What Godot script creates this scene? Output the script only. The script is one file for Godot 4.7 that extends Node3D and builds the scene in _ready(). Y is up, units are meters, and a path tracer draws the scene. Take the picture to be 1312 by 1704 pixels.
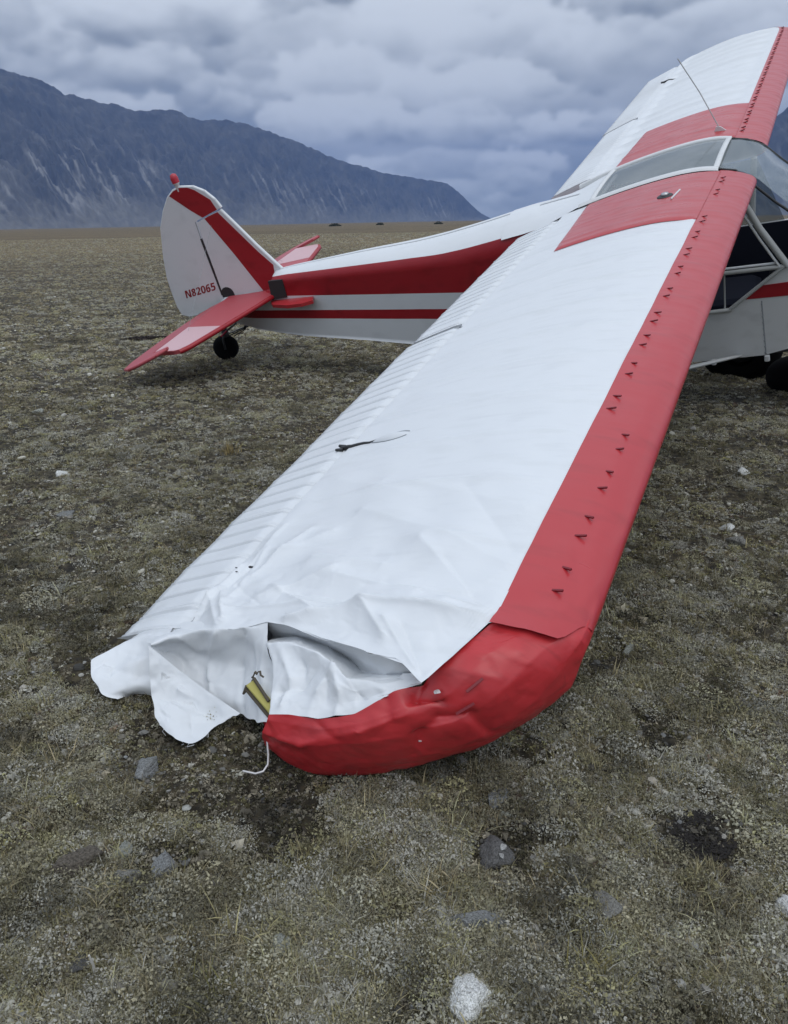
extends Node3D

# A red and white bush plane lies with its right wing tip crushed against a stony tundra plain under an overcast sky.
# Body axes of the plane: x to its right, y up, z aft of the wing's leading edge; the node "airplane" carries them into the world.

const CHORD := 1.6
const ROOT := 0.36
const PLANE_AT := Vector3(2.4460098, 1.6248683, -5.5768464)
var plane_basis := Basis(Vector3(-0.4231, -0.3143, 0.8498).normalized(), Vector3(-0.2683, 0.9393, 0.2139).normalized(), Vector3(-0.8654, -0.1375, -0.4818).normalized()).orthonormalized()
var mats := {}
var rough_noise := FastNoiseLite.new()
var facet_noise := FastNoiseLite.new()
var soft_noise := FastNoiseLite.new()
var ground_noise := FastNoiseLite.new()
var patch_noise := FastNoiseLite.new()

# the edge where the right wing's fabric is torn off: (z, x) pairs
const TORN := [Vector2(0.2, 4.640), Vector2(0.209, 4.648), Vector2(0.249, 4.762), Vector2(0.285, 4.872), Vector2(0.356, 4.824), Vector2(0.449, 4.802), Vector2(0.54, 4.783), Vector2(0.63, 4.76), Vector2(0.762, 4.718), Vector2(0.867, 4.697), Vector2(0.956, 4.721), Vector2(1.149, 4.71), Vector2(1.406, 4.693), Vector2(1.628, 4.698)]
# creases of the right wing's fabric: x, z, x, z, height, width
var creases := [
	[4.626, 0.567, 4.693, 0.801, 0.022, 0.030], [4.626, 0.567, 4.635, 0.187, 0.020, 0.028], [4.643, 0.557, 4.746, 0.444, 0.016, 0.022], [4.683, 0.476, 4.832, 0.32, 0.014, 0.018],
	[4.699, 0.416, 4.845, 0.299, -0.014, 0.018], [4.599, 0.342, 4.609, 0.196, 0.014, 0.018], [4.555, 1.225, 4.704, 1.068, 0.020, 0.024], [4.599, 1.225, 4.385, 1.215, 0.014, 0.018],
	[4.684, 1.22, 4.398, 1.164, -0.014, 0.018], [4.679, 1.055, 4.517, 1.203, 0.018, 0.018], [4.587, 1.013, 4.474, 0.755, 0.016, 0.035], [4.361, 1.108, 4.237, 0.901, 0.010, 0.025],
	[4.455, 1.118, 4.211, 1.022, 0.011, 0.02], [4.504, 0.737, 4.571, 0.423, 0.017, 0.035], [4.397, 0.898, 4.457, 0.594, 0.014, 0.040], [4.345, 0.528, 4.544, 0.298, 0.014, 0.032],
	[4.143, 0.856, 4.427, 0.226, 0.015, 0.05], [3.958, 0.858, 4.182, 0.254, 0.010, 0.06], [3.874, 1.127, 4.115, 0.635, 0.006, 0.05], [4.56, 0.9, 4.60, 0.62, -0.016, 0.028], [4.66, 0.72, 4.52, 0.98, 0.014, 0.02], [4.60, 1.12, 4.30, 1.16, 0.010, 0.014], [4.50, 1.17, 4.15, 1.19, 0.008, 0.012], [4.42, 0.42, 4.60, 0.24, -0.012, 0.025],
	[4.54, 0.62, 4.56, 0.28, -0.008, 0.03], [4.62, 0.95, 4.50, 1.15, -0.009, 0.015], [3.20, 1.05, 3.55, 0.35, 0.004, 0.06], [2.75, 1.1, 3.05, 0.5, 0.003, 0.06], [4.30, 1.0, 4.40, 0.65, -0.006, 0.03], [4.05, 0.5, 4.35, 0.25, -0.006, 0.03],
]
var net_bow := [[Vector3(4.648, 0.293, 0.209), Vector3(4.635, 0.279, 0.159), Vector3(4.614, 0.252, 0.088), Vector3(4.593, 0.211, 0.035), Vector3(4.576, 0.166, 0.004)], [Vector3(4.748, 0.287, 0.259), Vector3(4.729, 0.280, 0.179), Vector3(4.712, 0.236, 0.099), Vector3(4.677, 0.168, 0.049), Vector3(4.637, 0.084, 0.045)], [Vector3(4.793, 0.275, 0.291), Vector3(4.798, 0.257, 0.219), Vector3(4.790, 0.210, 0.152), Vector3(4.758, 0.131, 0.113), Vector3(4.720, 0.056, 0.117)], [Vector3(4.827, 0.255, 0.321), Vector3(4.849, 0.233, 0.267), Vector3(4.854, 0.177, 0.219), Vector3(4.830, 0.094, 0.203), Vector3(4.791, 0.029, 0.209)], [Vector3(4.868, 0.262, 0.375), Vector3(4.891, 0.234, 0.342), Vector3(4.904, 0.171, 0.316), Vector3(4.886, 0.073, 0.312), Vector3(4.859, 0.015, 0.323)], [Vector3(4.923, 0.226, 0.467), Vector3(4.939, 0.213, 0.447), Vector3(4.952, 0.171, 0.422), Vector3(4.944, 0.078, 0.438), Vector3(4.922, 0.005, 0.460)], [Vector3(4.946, 0.213, 0.564), Vector3(4.966, 0.199, 0.552), Vector3(4.984, 0.166, 0.548), Vector3(4.986, 0.091, 0.581), Vector3(4.980, 0.022, 0.622)], [Vector3(4.949, 0.212, 0.652), Vector3(4.963, 0.194, 0.648), Vector3(4.983, 0.159, 0.658), Vector3(4.990, 0.101, 0.685), Vector3(4.985, 0.049, 0.706)], [Vector3(4.952, 0.201, 0.716), Vector3(4.963, 0.192, 0.719), Vector3(4.972, 0.167, 0.734), Vector3(4.979, 0.134, 0.753), Vector3(4.975, 0.091, 0.768)]]
var net_fold := [[Vector3(4.692, 0.253, 0.871), Vector3(4.692, 0.190, 0.895), Vector3(4.743, 0.230, 0.837), Vector3(4.810, 0.222, 0.786), Vector3(4.881, 0.201, 0.755), Vector3(4.951, 0.200, 0.717)], [Vector3(4.712, 0.269, 0.767), Vector3(4.691, 0.208, 0.797), Vector3(4.745, 0.246, 0.743), Vector3(4.816, 0.232, 0.695), Vector3(4.885, 0.223, 0.669), Vector3(4.948, 0.210, 0.654)], [Vector3(4.755, 0.289, 0.635), Vector3(4.729, 0.228, 0.665), Vector3(4.782, 0.263, 0.629), Vector3(4.839, 0.252, 0.601), Vector3(4.894, 0.228, 0.584), Vector3(4.945, 0.211, 0.565)], [Vector3(4.784, 0.307, 0.538), Vector3(4.748, 0.207, 0.586), Vector3(4.814, 0.258, 0.558), Vector3(4.870, 0.255, 0.532), Vector3(4.904, 0.233, 0.509), Vector3(4.922, 0.224, 0.469)], [Vector3(4.800, 0.310, 0.450), Vector3(4.785, 0.211, 0.528), Vector3(4.846, 0.258, 0.511), Vector3(4.878, 0.252, 0.482), Vector3(4.885, 0.240, 0.448), Vector3(4.881, 0.251, 0.397)], [Vector3(4.821, 0.312, 0.357), Vector3(4.801, 0.235, 0.442), Vector3(4.829, 0.254, 0.438), Vector3(4.848, 0.258, 0.411), Vector3(4.856, 0.256, 0.383), Vector3(4.853, 0.257, 0.357)], [Vector3(4.810, 0.288, 0.317), Vector3(4.798, 0.258, 0.344), Vector3(4.809, 0.261, 0.343), Vector3(4.817, 0.259, 0.337), Vector3(4.824, 0.258, 0.328), Vector3(4.826, 0.252, 0.322)]]
var net_sheet := [[Vector3(4.821, 0.245, 1.229), Vector3(4.826, 0.243, 1.226), Vector3(4.830, 0.241, 1.223), Vector3(4.838, 0.240, 1.215)], [Vector3(4.771, 0.233, 1.177), Vector3(4.774, 0.177, 1.199), Vector3(4.785, 0.142, 1.203), Vector3(4.819, 0.127, 1.174)], [Vector3(4.738, 0.229, 1.097), Vector3(4.748, 0.136, 1.134), Vector3(4.784, 0.099, 1.119), Vector3(4.839, 0.084, 1.075)], [Vector3(4.730, 0.239, 0.983), Vector3(4.753, 0.135, 1.019), Vector3(4.818, 0.096, 0.992), Vector3(4.883, 0.079, 0.954)], [Vector3(4.727, 0.230, 0.891), Vector3(4.771, 0.162, 0.897), Vector3(4.841, 0.131, 0.882), Vector3(4.906, 0.103, 0.860)], [Vector3(4.743, 0.226, 0.835), Vector3(4.805, 0.190, 0.802), Vector3(4.876, 0.168, 0.774), Vector3(4.943, 0.161, 0.744)]]
var net_flap := [[Vector3(4.837, 0.255, 1.211), Vector3(4.879, 0.212, 1.193), Vector3(4.931, 0.147, 1.172), Vector3(5.002, 0.117, 1.108)], [Vector3(4.836, 0.214, 1.181), Vector3(4.876, 0.164, 1.166), Vector3(4.933, 0.122, 1.123), Vector3(5.017, 0.115, 1.030)], [Vector3(4.837, 0.162, 1.139), Vector3(4.870, 0.128, 1.120), Vector3(4.938, 0.103, 1.062), Vector3(5.012, 0.105, 0.974)], [Vector3(4.858, 0.120, 1.041), Vector3(4.886, 0.100, 1.030), Vector3(4.917, 0.077, 1.014), Vector3(4.960, 0.083, 0.967)], [Vector3(4.896, 0.098, 0.902), Vector3(4.905, 0.097, 0.907), Vector3(4.909, 0.096, 0.915), Vector3(4.912, 0.091, 0.927)]]
var net_corner := [[Vector3(4.865, 0.176, 1.485), Vector3(4.900, 0.162, 1.457), Vector3(4.930, 0.153, 1.423), Vector3(4.949, 0.145, 1.370), Vector3(4.949, 0.120, 1.327)], [Vector3(4.791, 0.161, 1.450), Vector3(4.844, 0.153, 1.396), Vector3(4.890, 0.145, 1.348), Vector3(4.914, 0.129, 1.321), Vector3(4.913, 0.095, 1.326)], [Vector3(4.740, 0.168, 1.384), Vector3(4.802, 0.161, 1.325), Vector3(4.854, 0.144, 1.284), Vector3(4.885, 0.118, 1.265), Vector3(4.888, 0.086, 1.278)], [Vector3(4.739, 0.204, 1.233), Vector3(4.789, 0.176, 1.225), Vector3(4.835, 0.134, 1.226), Vector3(4.876, 0.101, 1.221), Vector3(4.894, 0.066, 1.237)]]


var bow_creases := [[Vector3(4.908, 0.082, 0.357), Vector3(4.903, 0.159, 0.320), -0.014, 0.016], [Vector3(4.903, 0.159, 0.320), Vector3(4.871, 0.190, 0.277), -0.014, 0.016], [Vector3(4.871, 0.190, 0.277), Vector3(4.845, 0.180, 0.206), -0.014, 0.016], [Vector3(4.845, 0.180, 0.206), Vector3(4.821, 0.092, 0.186), -0.014, 0.016], [Vector3(4.828, 0.253, 0.321), Vector3(4.868, 0.242, 0.326), -0.018, 0.014], [Vector3(4.868, 0.242, 0.326), Vector3(4.851, 0.225, 0.268), -0.018, 0.014], [Vector3(4.975, 0.157, 0.736), Vector3(4.988, 0.158, 0.615), 0.01, 0.014], [Vector3(4.988, 0.158, 0.615), Vector3(4.944, 0.197, 0.450), 0.01, 0.014], [Vector3(4.944, 0.197, 0.450), Vector3(4.896, 0.224, 0.335), 0.01, 0.014], [Vector3(4.953, 0.223, 0.591), Vector3(4.967, 0.177, 0.513), -0.008, 0.016], [Vector3(4.882, 0.253, 0.396), Vector3(4.910, 0.217, 0.378), -0.01, 0.012], [Vector3(4.785, 0.272, 0.275), Vector3(4.770, 0.239, 0.152), 0.006, 0.02], [Vector3(4.701, 0.250, 0.128), Vector3(4.722, 0.093, 0.094), 0.006, 0.02]]
var fold_creases := [[Vector3(4.733, 0.235, 0.738), Vector3(4.816, 0.236, 0.677), -0.01, 0.01], [Vector3(4.816, 0.236, 0.677), Vector3(4.874, 0.235, 0.655), -0.01, 0.01], [Vector3(4.752, 0.230, 0.790), Vector3(4.853, 0.227, 0.697), 0.01, 0.01], [Vector3(4.853, 0.227, 0.697), Vector3(4.925, 0.207, 0.689), 0.01, 0.01], [Vector3(4.857, 0.255, 0.571), Vector3(4.904, 0.233, 0.562), -0.01, 0.009], [Vector3(4.854, 0.247, 0.479), Vector3(4.860, 0.251, 0.408), 0.008, 0.009], [Vector3(4.806, 0.249, 0.603), Vector3(4.870, 0.225, 0.664), -0.014, 0.014], [Vector3(4.870, 0.225, 0.664), Vector3(4.884, 0.210, 0.723), -0.014, 0.014], [Vector3(4.825, 0.261, 0.560), Vector3(4.887, 0.254, 0.519), 0.012, 0.016], [Vector3(4.887, 0.254, 0.519), Vector3(4.929, 0.217, 0.515), 0.012, 0.016], [Vector3(4.825, 0.261, 0.560), Vector3(4.884, 0.237, 0.590), 0.01, 0.014], [Vector3(4.884, 0.237, 0.590), Vector3(4.943, 0.221, 0.594), 0.01, 0.014], [Vector3(4.846, 0.258, 0.511), Vector3(4.887, 0.244, 0.463), -0.01, 0.012], [Vector3(4.744, 0.227, 0.837), Vector3(4.745, 0.246, 0.743), 0.01, 0.014], [Vector3(4.745, 0.246, 0.743), Vector3(4.782, 0.263, 0.629), 0.01, 0.014], [Vector3(4.782, 0.263, 0.629), Vector3(4.813, 0.253, 0.555), 0.01, 0.014], [Vector3(4.813, 0.253, 0.555), Vector3(4.854, 0.253, 0.503), 0.01, 0.014], [Vector3(4.844, 0.256, 0.507), Vector3(4.810, 0.262, 0.346), 0.01, 0.01], [Vector3(4.802, 0.301, 0.453), Vector3(4.793, 0.239, 0.493), 0.012, 0.014], [Vector3(4.819, 0.310, 0.383), Vector3(4.808, 0.268, 0.345), -0.008, 0.01]]

var sheet_creases := [[Vector3(4.738, 0.234, 1.036), Vector3(4.751, 0.117, 1.112), 0.012, 0.01], [Vector3(4.751, 0.117, 1.112), Vector3(4.835, 0.088, 1.060), 0.012, 0.01], [Vector3(4.728, 0.230, 0.944), Vector3(4.768, 0.132, 0.981), -0.012, 0.012], [Vector3(4.768, 0.132, 0.981), Vector3(4.884, 0.102, 0.904), -0.012, 0.012], [Vector3(4.745, 0.214, 0.854), Vector3(4.801, 0.166, 0.849), 0.01, 0.01], [Vector3(4.801, 0.166, 0.849), Vector3(4.914, 0.149, 0.790), 0.01, 0.01], [Vector3(4.766, 0.220, 1.163), Vector3(4.746, 0.158, 1.142), 0.008, 0.01], [Vector3(4.746, 0.158, 1.142), Vector3(4.753, 0.188, 1.022), 0.008, 0.01], [Vector3(4.807, 0.116, 1.024), Vector3(4.798, 0.154, 0.900), -0.008, 0.01], [Vector3(4.775, 0.192, 1.197), Vector3(4.744, 0.128, 1.124), -0.01, 0.02], [Vector3(4.744, 0.128, 1.124), Vector3(4.759, 0.116, 0.990), -0.01, 0.02], [Vector3(4.744, 0.201, 0.888), Vector3(4.837, 0.128, 0.874), 0.01, 0.016], [Vector3(4.787, 0.121, 1.155), Vector3(4.836, 0.081, 0.976), 0.008, 0.018], [Vector3(4.836, 0.081, 0.976), Vector3(4.890, 0.111, 0.836), 0.008, 0.018]]
var flap_creases := [[Vector3(4.900, 0.187, 1.177), Vector3(4.940, 0.107, 1.087), -0.01, 0.01], [Vector3(4.940, 0.107, 1.087), Vector3(4.927, 0.073, 1.009), -0.01, 0.01], [Vector3(4.934, 0.101, 1.054), Vector3(5.008, 0.100, 0.986), 0.008, 0.012], [Vector3(4.862, 0.208, 1.182), Vector3(4.883, 0.129, 1.121), 0.01, 0.014], [Vector3(4.883, 0.129, 1.121), Vector3(4.887, 0.109, 1.058), 0.01, 0.014], [Vector3(4.919, 0.131, 1.124), Vector3(4.988, 0.112, 1.113), -0.008, 0.01]]
var corner_creases := [[Vector3(4.866, 0.156, 1.435), Vector3(4.870, 0.147, 1.293), -0.008, 0.014], [Vector3(4.870, 0.147, 1.293), Vector3(4.844, 0.136, 1.242), -0.008, 0.014], [Vector3(4.916, 0.139, 1.412), Vector3(4.847, 0.145, 1.355), 0.008, 0.014], [Vector3(4.847, 0.145, 1.355), Vector3(4.798, 0.172, 1.260), 0.008, 0.014], [Vector3(4.905, 0.114, 1.320), Vector3(4.831, 0.154, 1.311), 0.006, 0.012]]

func _ready():
	# camera
	var cam := Camera3D.new()
	cam.name = "camera"
	cam.fov = 66.28
	cam.near = 0.05
	cam.far = 30000.0
	cam.transform = Transform3D(Basis(Vector3(0.99983208, -0.01718517, 0.00636184), Vector3(0.01832493, 0.93764536, -0.34711003), Vector3(0.0, 0.34716833, 0.93780283)).orthonormalized(), Vector3(0, 1.3126, 0))
	add_child(cam)
	cam.current = true
	# sky, exposure, air
	var env := Environment.new()
	env.background_mode = Environment.BG_SKY
	env.sky = Sky.new()
	env.sky.sky_material = overcast()
	env.tonemap_mode = Environment.TONE_MAPPER_LINEAR
	env.tonemap_exposure = 1.25
	env.sdfgi_enabled = true
	env.ssao_enabled = true
	env.ssil_enabled = true
	env.fog_enabled = true
	env.fog_density = 0.0001
	env.fog_light_color = Color(0.58, 0.73, 1.0)
	var we := WorldEnvironment.new()
	we.name = "overcast_sky"
	we.environment = env
	add_child(we)
	# the sun, wide and weak behind the cloud
	var sun := DirectionalLight3D.new()
	sun.name = "sun"
	sun.light_energy = 0.2
	sun.light_color = Color(1.0, 0.985, 0.96)
	sun.light_angular_distance = 40.0
	sun.shadow_enabled = true
	sun.rotation_degrees = Vector3(-62, 25, 0)
	add_child(sun)
	for n in [rough_noise, facet_noise, soft_noise, ground_noise, patch_noise]:
		n.seed = 11
	rough_noise.noise_type = FastNoiseLite.TYPE_SIMPLEX_SMOOTH
	rough_noise.fractal_octaves = 4
	rough_noise.frequency = 1.0
	facet_noise.noise_type = FastNoiseLite.TYPE_CELLULAR
	facet_noise.cellular_return_type = FastNoiseLite.RETURN_DISTANCE2_SUB
	facet_noise.frequency = 7.0
	facet_noise.fractal_type = FastNoiseLite.FRACTAL_NONE
	soft_noise.noise_type = FastNoiseLite.TYPE_SIMPLEX_SMOOTH
	soft_noise.frequency = 1.0
	soft_noise.fractal_octaves = 2
	ground_noise.noise_type = FastNoiseLite.TYPE_SIMPLEX_SMOOTH
	ground_noise.frequency = 1.0
	ground_noise.fractal_octaves = 5
	patch_noise.noise_type = FastNoiseLite.TYPE_SIMPLEX_SMOOTH
	patch_noise.frequency = 1.0
	patch_noise.fractal_octaves = 3
	patch_noise.seed = 5
	make_materials()
	make_ground()
	make_mountains()
	make_airplane()
	make_far_bushes()
	make_stones()
	make_scatter()


# ---------------------------------------------------------------- sky

func overcast() -> PanoramaSkyMaterial:
	# a closed deck of rolling cloud: a soft ground tone, then many overlapping puffs with pale tops and dull bases
	var w := 2048
	var h := 1024
	var n := FastNoiseLite.new()
	n.seed = 40
	n.noise_type = FastNoiseLite.TYPE_SIMPLEX_SMOOTH
	n.frequency = 1.0
	n.fractal_octaves = 4
	var big := FastNoiseLite.new()
	big.seed = 9
	big.noise_type = FastNoiseLite.TYPE_SIMPLEX_SMOOTH
	big.frequency = 0.55
	big.fractal_octaves = 2
	var rows := h / 2 + 12
	var tone := PackedFloat32Array()
	tone.resize(w * rows)
	for j in rows:
		var el := (0.5 - (j + 0.5) / h) * PI
		var up := maxf(sin(el), 0.0)
		var cy := cos(el)
		var wide := 1 if el < 0.7 else 4
		for i in range(0, w, wide):
			var az := ((i + 0.5) / w - 0.5) * TAU
			var p := Vector3(sin(az) * cy * 3.0, up * 8.0 / (0.7 + 1.3 * up), -cos(az) * cy * 3.0)
			var t := 0.42 + 0.22 * big.get_noise_3dv(p) + 0.16 * n.get_noise_3dv(p * 1.6)
			for q in wide: tone[j * w + i + q] = t
	var rng := RandomNumberGenerator.new()
	rng.seed = 77
	for k in 1700:
		var up := pow(rng.randf(), 1.7) * 0.95
		var el := asin(up)
		var az := rng.randf_range(-PI, PI)
		var ry := lerpf(0.010, 0.075, pow(smoothstep(0.0, 0.55, up), 0.75)) * rng.randf_range(0.7, 1.7)
		var rx := ry * rng.randf_range(2.0, 3.6) / maxf(cos(el), 0.3)
		var p0 := Vector3(sin(az) * cos(el) * 3.0, up * 8.0 / (0.7 + 1.3 * up), -cos(az) * cos(el) * 3.0)
		var base := 0.41 + 0.24 * big.get_noise_3dv(p0) + rng.randfn() * 0.05
		var swing := rng.randf_range(0.18, 0.42)
		var solid := rng.randf_range(0.6, 0.97)
		var j0 := int((0.5 - (el + ry * 1.35) / PI) * h)
		var j1 := int((0.5 - (el - ry * 1.35) / PI) * h)
		var i0 := int(((az - rx * 1.35) / TAU + 0.5) * w)
		var i1 := int(((az + rx * 1.35) / TAU + 0.5) * w)
		for j in range(maxi(j0, 0), mini(j1, rows)):
			var dy := ((0.5 - (j + 0.5) / h) * PI - el) / ry
			for i in range(i0, i1):
				var dx := (((i + 0.5) / w - 0.5) * TAU - az) / rx
				var ragged := n.get_noise_3d(dx * 1.5 + k * 3.7, dy * 1.0, k * 1.3)
				var d := dx * dx + dy * dy * (1.0 if dy > 0 else 1.7) + 0.75 * ragged
				if d > 1.0: continue
				var a := solid * (1.0 - smoothstep(0.62, 1.0, d)) * (1.0 if dy > 0 else 0.8)
				var c := base + swing * clampf(dy + 0.25 + 0.6 * ragged, -1.0, 1.0)
				var at := j * w + posmod(i, w)
				tone[at] = lerpf(tone[at], c, a)
	var data := PackedFloat32Array()
	data.resize(w * h * 3)
	var dark := Color(0.146, 0.178, 0.226)
	var light := Color(0.545, 0.595, 0.660)
	for j in h:
		var up := maxf(sin((0.5 - (j + 0.5) / h) * PI), 0.0)
		var grade := lerpf(1.0, 1.95, smoothstep(0.10, 0.9, up))
		var veil := 0.55 * (1.0 - smoothstep(0.0, 0.07, up))
		for i in w:
			var k := (j * w + i) * 3
			var c := Color(0.2, 0.22, 0.24)
			if j < rows:
				var t := clampf(0.43 + (tone[j * w + i] - 0.43) * 1.9, 0.0, 1.0)
				t = t * t * (3.0 - 2.0 * t)
				c = dark.lerp(light, t).lerp(Color(0.39, 0.445, 0.51), veil)
			data[k] = c.r * grade
			data[k + 1] = c.g * grade
			data[k + 2] = c.b * grade
	var m := PanoramaSkyMaterial.new()
	m.panorama = ImageTexture.create_from_image(Image.create_from_data(w, h, false, Image.FORMAT_RGBF, data.to_byte_array()))
	return m


# ---------------------------------------------------------------- materials

func lin(r: float, g: float, b: float) -> Color:
	return Color(r, g, b).linear_to_srgb()


func flat(name: String, c: Color, rough := 0.5, metal := 0.0) -> StandardMaterial3D:
	var m := StandardMaterial3D.new()
	m.resource_name = name
	m.albedo_color = c
	m.roughness = rough
	m.metallic = metal
	mats[name] = m
	return m


func noise_tex(freq: float, octaves: int, colors: Array, seed_ := 1, size := 512, kind := FastNoiseLite.TYPE_SIMPLEX_SMOOTH) -> NoiseTexture2D:
	var n := FastNoiseLite.new()
	n.seed = seed_
	n.noise_type = kind
	n.frequency = freq
	n.fractal_octaves = octaves
	var t := NoiseTexture2D.new()
	t.width = size
	t.height = size
	t.seamless = true
	t.noise = n
	var g := Gradient.new()
	var offs := PackedFloat32Array()
	var cols := PackedColorArray()
	for k in colors.size():
		offs.append(float(k) / (colors.size() - 1))
		cols.append(colors[k])
	g.offsets = offs
	g.colors = cols
	t.color_ramp = g
	return t


func weathered(name: String, c: Color, rough: float, dirt: float, scale := 1.0) -> StandardMaterial3D:
	# painted fabric: a little uneven in tone and gloss
	var m := flat(name, c, 1.0)
	var d := 1.0 - dirt
	m.albedo_texture = noise_tex(0.006, 5, [Color(d, d, d), Color(1, 1, 1), Color(1, 1, 1), Color(1.0 - dirt * 0.6, 1.0 - dirt * 0.6, 1.0 - dirt * 0.7)], 3)
	m.roughness_texture = noise_tex(0.01, 4, [Color(rough - 0.1, 0, 0), Color(rough, 0, 0), Color(rough + 0.14, 0, 0)], 8)
	m.roughness_texture_channel = BaseMaterial3D.TEXTURE_CHANNEL_RED
	m.uv1_triplanar = true
	m.uv1_scale = Vector3(2.4, 1.2, 0.7) * scale
	return m


func make_materials():
	weathered("white_dope", lin(0.72, 0.74, 0.76), 0.40, 0.035)
	weathered("white_metal", lin(0.66, 0.67, 0.67), 0.45, 0.08)
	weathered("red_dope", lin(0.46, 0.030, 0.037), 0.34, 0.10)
	weathered("red_tip", lin(0.50, 0.031, 0.037), 0.38, 0.22, 2.2)
	mats["red_dope"].clearcoat_enabled = true
	mats["red_dope"].clearcoat = 0.25
	mats["red_dope"].clearcoat_roughness = 0.3
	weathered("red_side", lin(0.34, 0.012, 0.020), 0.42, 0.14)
	flat("vg_red", lin(0.19, 0.009, 0.016), 0.5)
	flat("grey_fabric", lin(0.68, 0.70, 0.72), 0.55)
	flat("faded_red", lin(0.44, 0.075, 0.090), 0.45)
	flat("faded_pink", lin(0.62, 0.40, 0.42), 0.5)
	flat("seam_grey", lin(0.30, 0.32, 0.34), 0.6)
	flat("black_rubber", lin(0.010, 0.010, 0.011), 1.0)
	mats["black_rubber"].metallic_specular = 0.2
	flat("black_metal", lin(0.025, 0.026, 0.028), 0.5)
	flat("navy_cloth", lin(0.010, 0.013, 0.028), 0.95)
	flat("tube_grey", lin(0.42, 0.43, 0.42), 0.4)
	flat("steel", lin(0.5, 0.5, 0.5), 0.35, 0.9)
	flat("chrome", lin(0.7, 0.7, 0.7), 0.2, 1.0)
	flat("primer_yellow", lin(0.40, 0.36, 0.10), 0.7)
	flat("lamp_red", lin(0.45, 0.03, 0.05), 0.2)
	flat("letter_red", lin(0.26, 0.015, 0.02), 0.5)
	flat("torn_shade_dark", lin(0.03, 0.028, 0.03), 0.9)
	flat("old_wood", lin(0.085, 0.07, 0.05), 0.9)
	flat("bare_metal", lin(0.62, 0.60, 0.60), 0.4, 0.3)
	var g := flat("plexiglass", lin(0.16, 0.22, 0.24), 0.12)
	g.transparency = BaseMaterial3D.TRANSPARENCY_ALPHA
	g.albedo_color.a = 0.38
	# ground: fine speckle, tinted by vertex colours
	var e := flat("tundra", Color(1, 1, 1), 1.0)
	e.vertex_color_use_as_albedo = true
	e.albedo_texture = noise_tex(0.045, 5, [Color(0.22, 0.21, 0.20), Color(0.52, 0.50, 0.47), Color(0.86, 0.84, 0.78), Color(1, 1, 0.94)], 21, 1024)
	e.uv1_scale = Vector3.ONE * 0.37
	e.detail_enabled = true
	e.detail_blend_mode = BaseMaterial3D.BLEND_MODE_MUL
	e.detail_uv_layer = BaseMaterial3D.DETAIL_UV_2
	e.detail_albedo = noise_tex(0.03, 6, [Color(0.5, 0.5, 0.5), Color(0.82, 0.8, 0.78), Color(1, 1, 1)], 33, 1024)
	e.uv2_scale = Vector3.ONE * 0.061
	e.heightmap_enabled = true
	e.heightmap_scale = 1.2
	e.heightmap_texture = noise_tex(0.05, 5, [Color(0, 0, 0), Color(1, 1, 1)], 22, 1024)
	var hill := flat("mountain_rock", Color(1, 1, 1), 0.95)
	hill.vertex_color_use_as_albedo = true
	for k in ["gravel", "lichen", "moss", "grass"]:
		var m := flat("scatter_" + k, Color(1, 1, 1), 0.9)
		m.vertex_color_use_as_albedo = true
		if k == "grass":
			m.backlight_enabled = true
			m.backlight = Color(0.25, 0.25, 0.15)
	for s in [["stone_white", lin(0.98, 0.98, 0.97)], ["stone_grey", lin(0.30, 0.29, 0.27)], ["stone_dark", lin(0.16, 0.155, 0.155)], ["stone_blue", lin(0.30, 0.305, 0.31)], ["stone_pale", lin(0.45, 0.46, 0.42)], ["stone_brown", lin(0.17, 0.145, 0.12)], ["peat", lin(0.018, 0.014, 0.012)], ["scar", lin(0.045, 0.032, 0.03)]]:
		var m := flat(s[0], s[1], 0.9)
		m.albedo_texture = noise_tex(0.02, 5, [Color(0.35, 0.35, 0.35), Color(0.75, 0.75, 0.73), Color(1, 1, 1), Color(0.62, 0.64, 0.55)], 17)
		m.uv1_triplanar = true
		m.uv1_scale = Vector3.ONE * 0.7
		m.heightmap_enabled = true
		m.heightmap_scale = 0.6
		m.heightmap_texture = noise_tex(0.03, 5, [Color(0, 0, 0), Color(1, 1, 1)], 18)
	flat("shrub", lin(0.035, 0.042, 0.03), 0.9)
	flat("dead_twig", lin(0.5, 0.48, 0.44), 0.8)


# ---------------------------------------------------------------- helpers

func tag(o: Node, label := "", category := "", group := "", kind := "") -> Node:
	if label: o.set_meta("label", label)
	if category: o.set_meta("category", category)
	if group: o.set_meta("group", group)
	if kind: o.set_meta("kind", kind)
	return o


func put(called: String, mesh: Mesh, m, parent: Node = self) -> MeshInstance3D:
	var o := MeshInstance3D.new()
	o.name = called
	o.mesh = mesh
	if m: o.material_override = mats[m]
	parent.add_child(o, true)
	return o


func start() -> SurfaceTool:
	var st := SurfaceTool.new()
	st.begin(Mesh.PRIMITIVE_TRIANGLES)
	return st


func done(called: String, st: SurfaceTool, m: String, parent: Node = self, smooth := true) -> MeshInstance3D:
	st.generate_normals()
	return put(called, st.commit(), m, parent)


# adds a grid of nu x nv points to a SurfaceTool (smooth, shared vertices)
func sheet_to(st: SurfaceTool, pts: PackedVector3Array, nu: int, nv: int, base := 0, colors := PackedColorArray()) -> int:
	for k in nu * nv:
		st.set_smooth_group(0)
		if colors.size(): st.set_color(colors[k])
		st.add_vertex(pts[k])
	for i in nu - 1:
		for j in nv - 1:
			var a := base + i * nv + j
			st.add_index(a); st.add_index(a + nv); st.add_index(a + 1)
			st.add_index(a + 1); st.add_index(a + nv); st.add_index(a + nv + 1)
	return base + nu * nv


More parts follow.
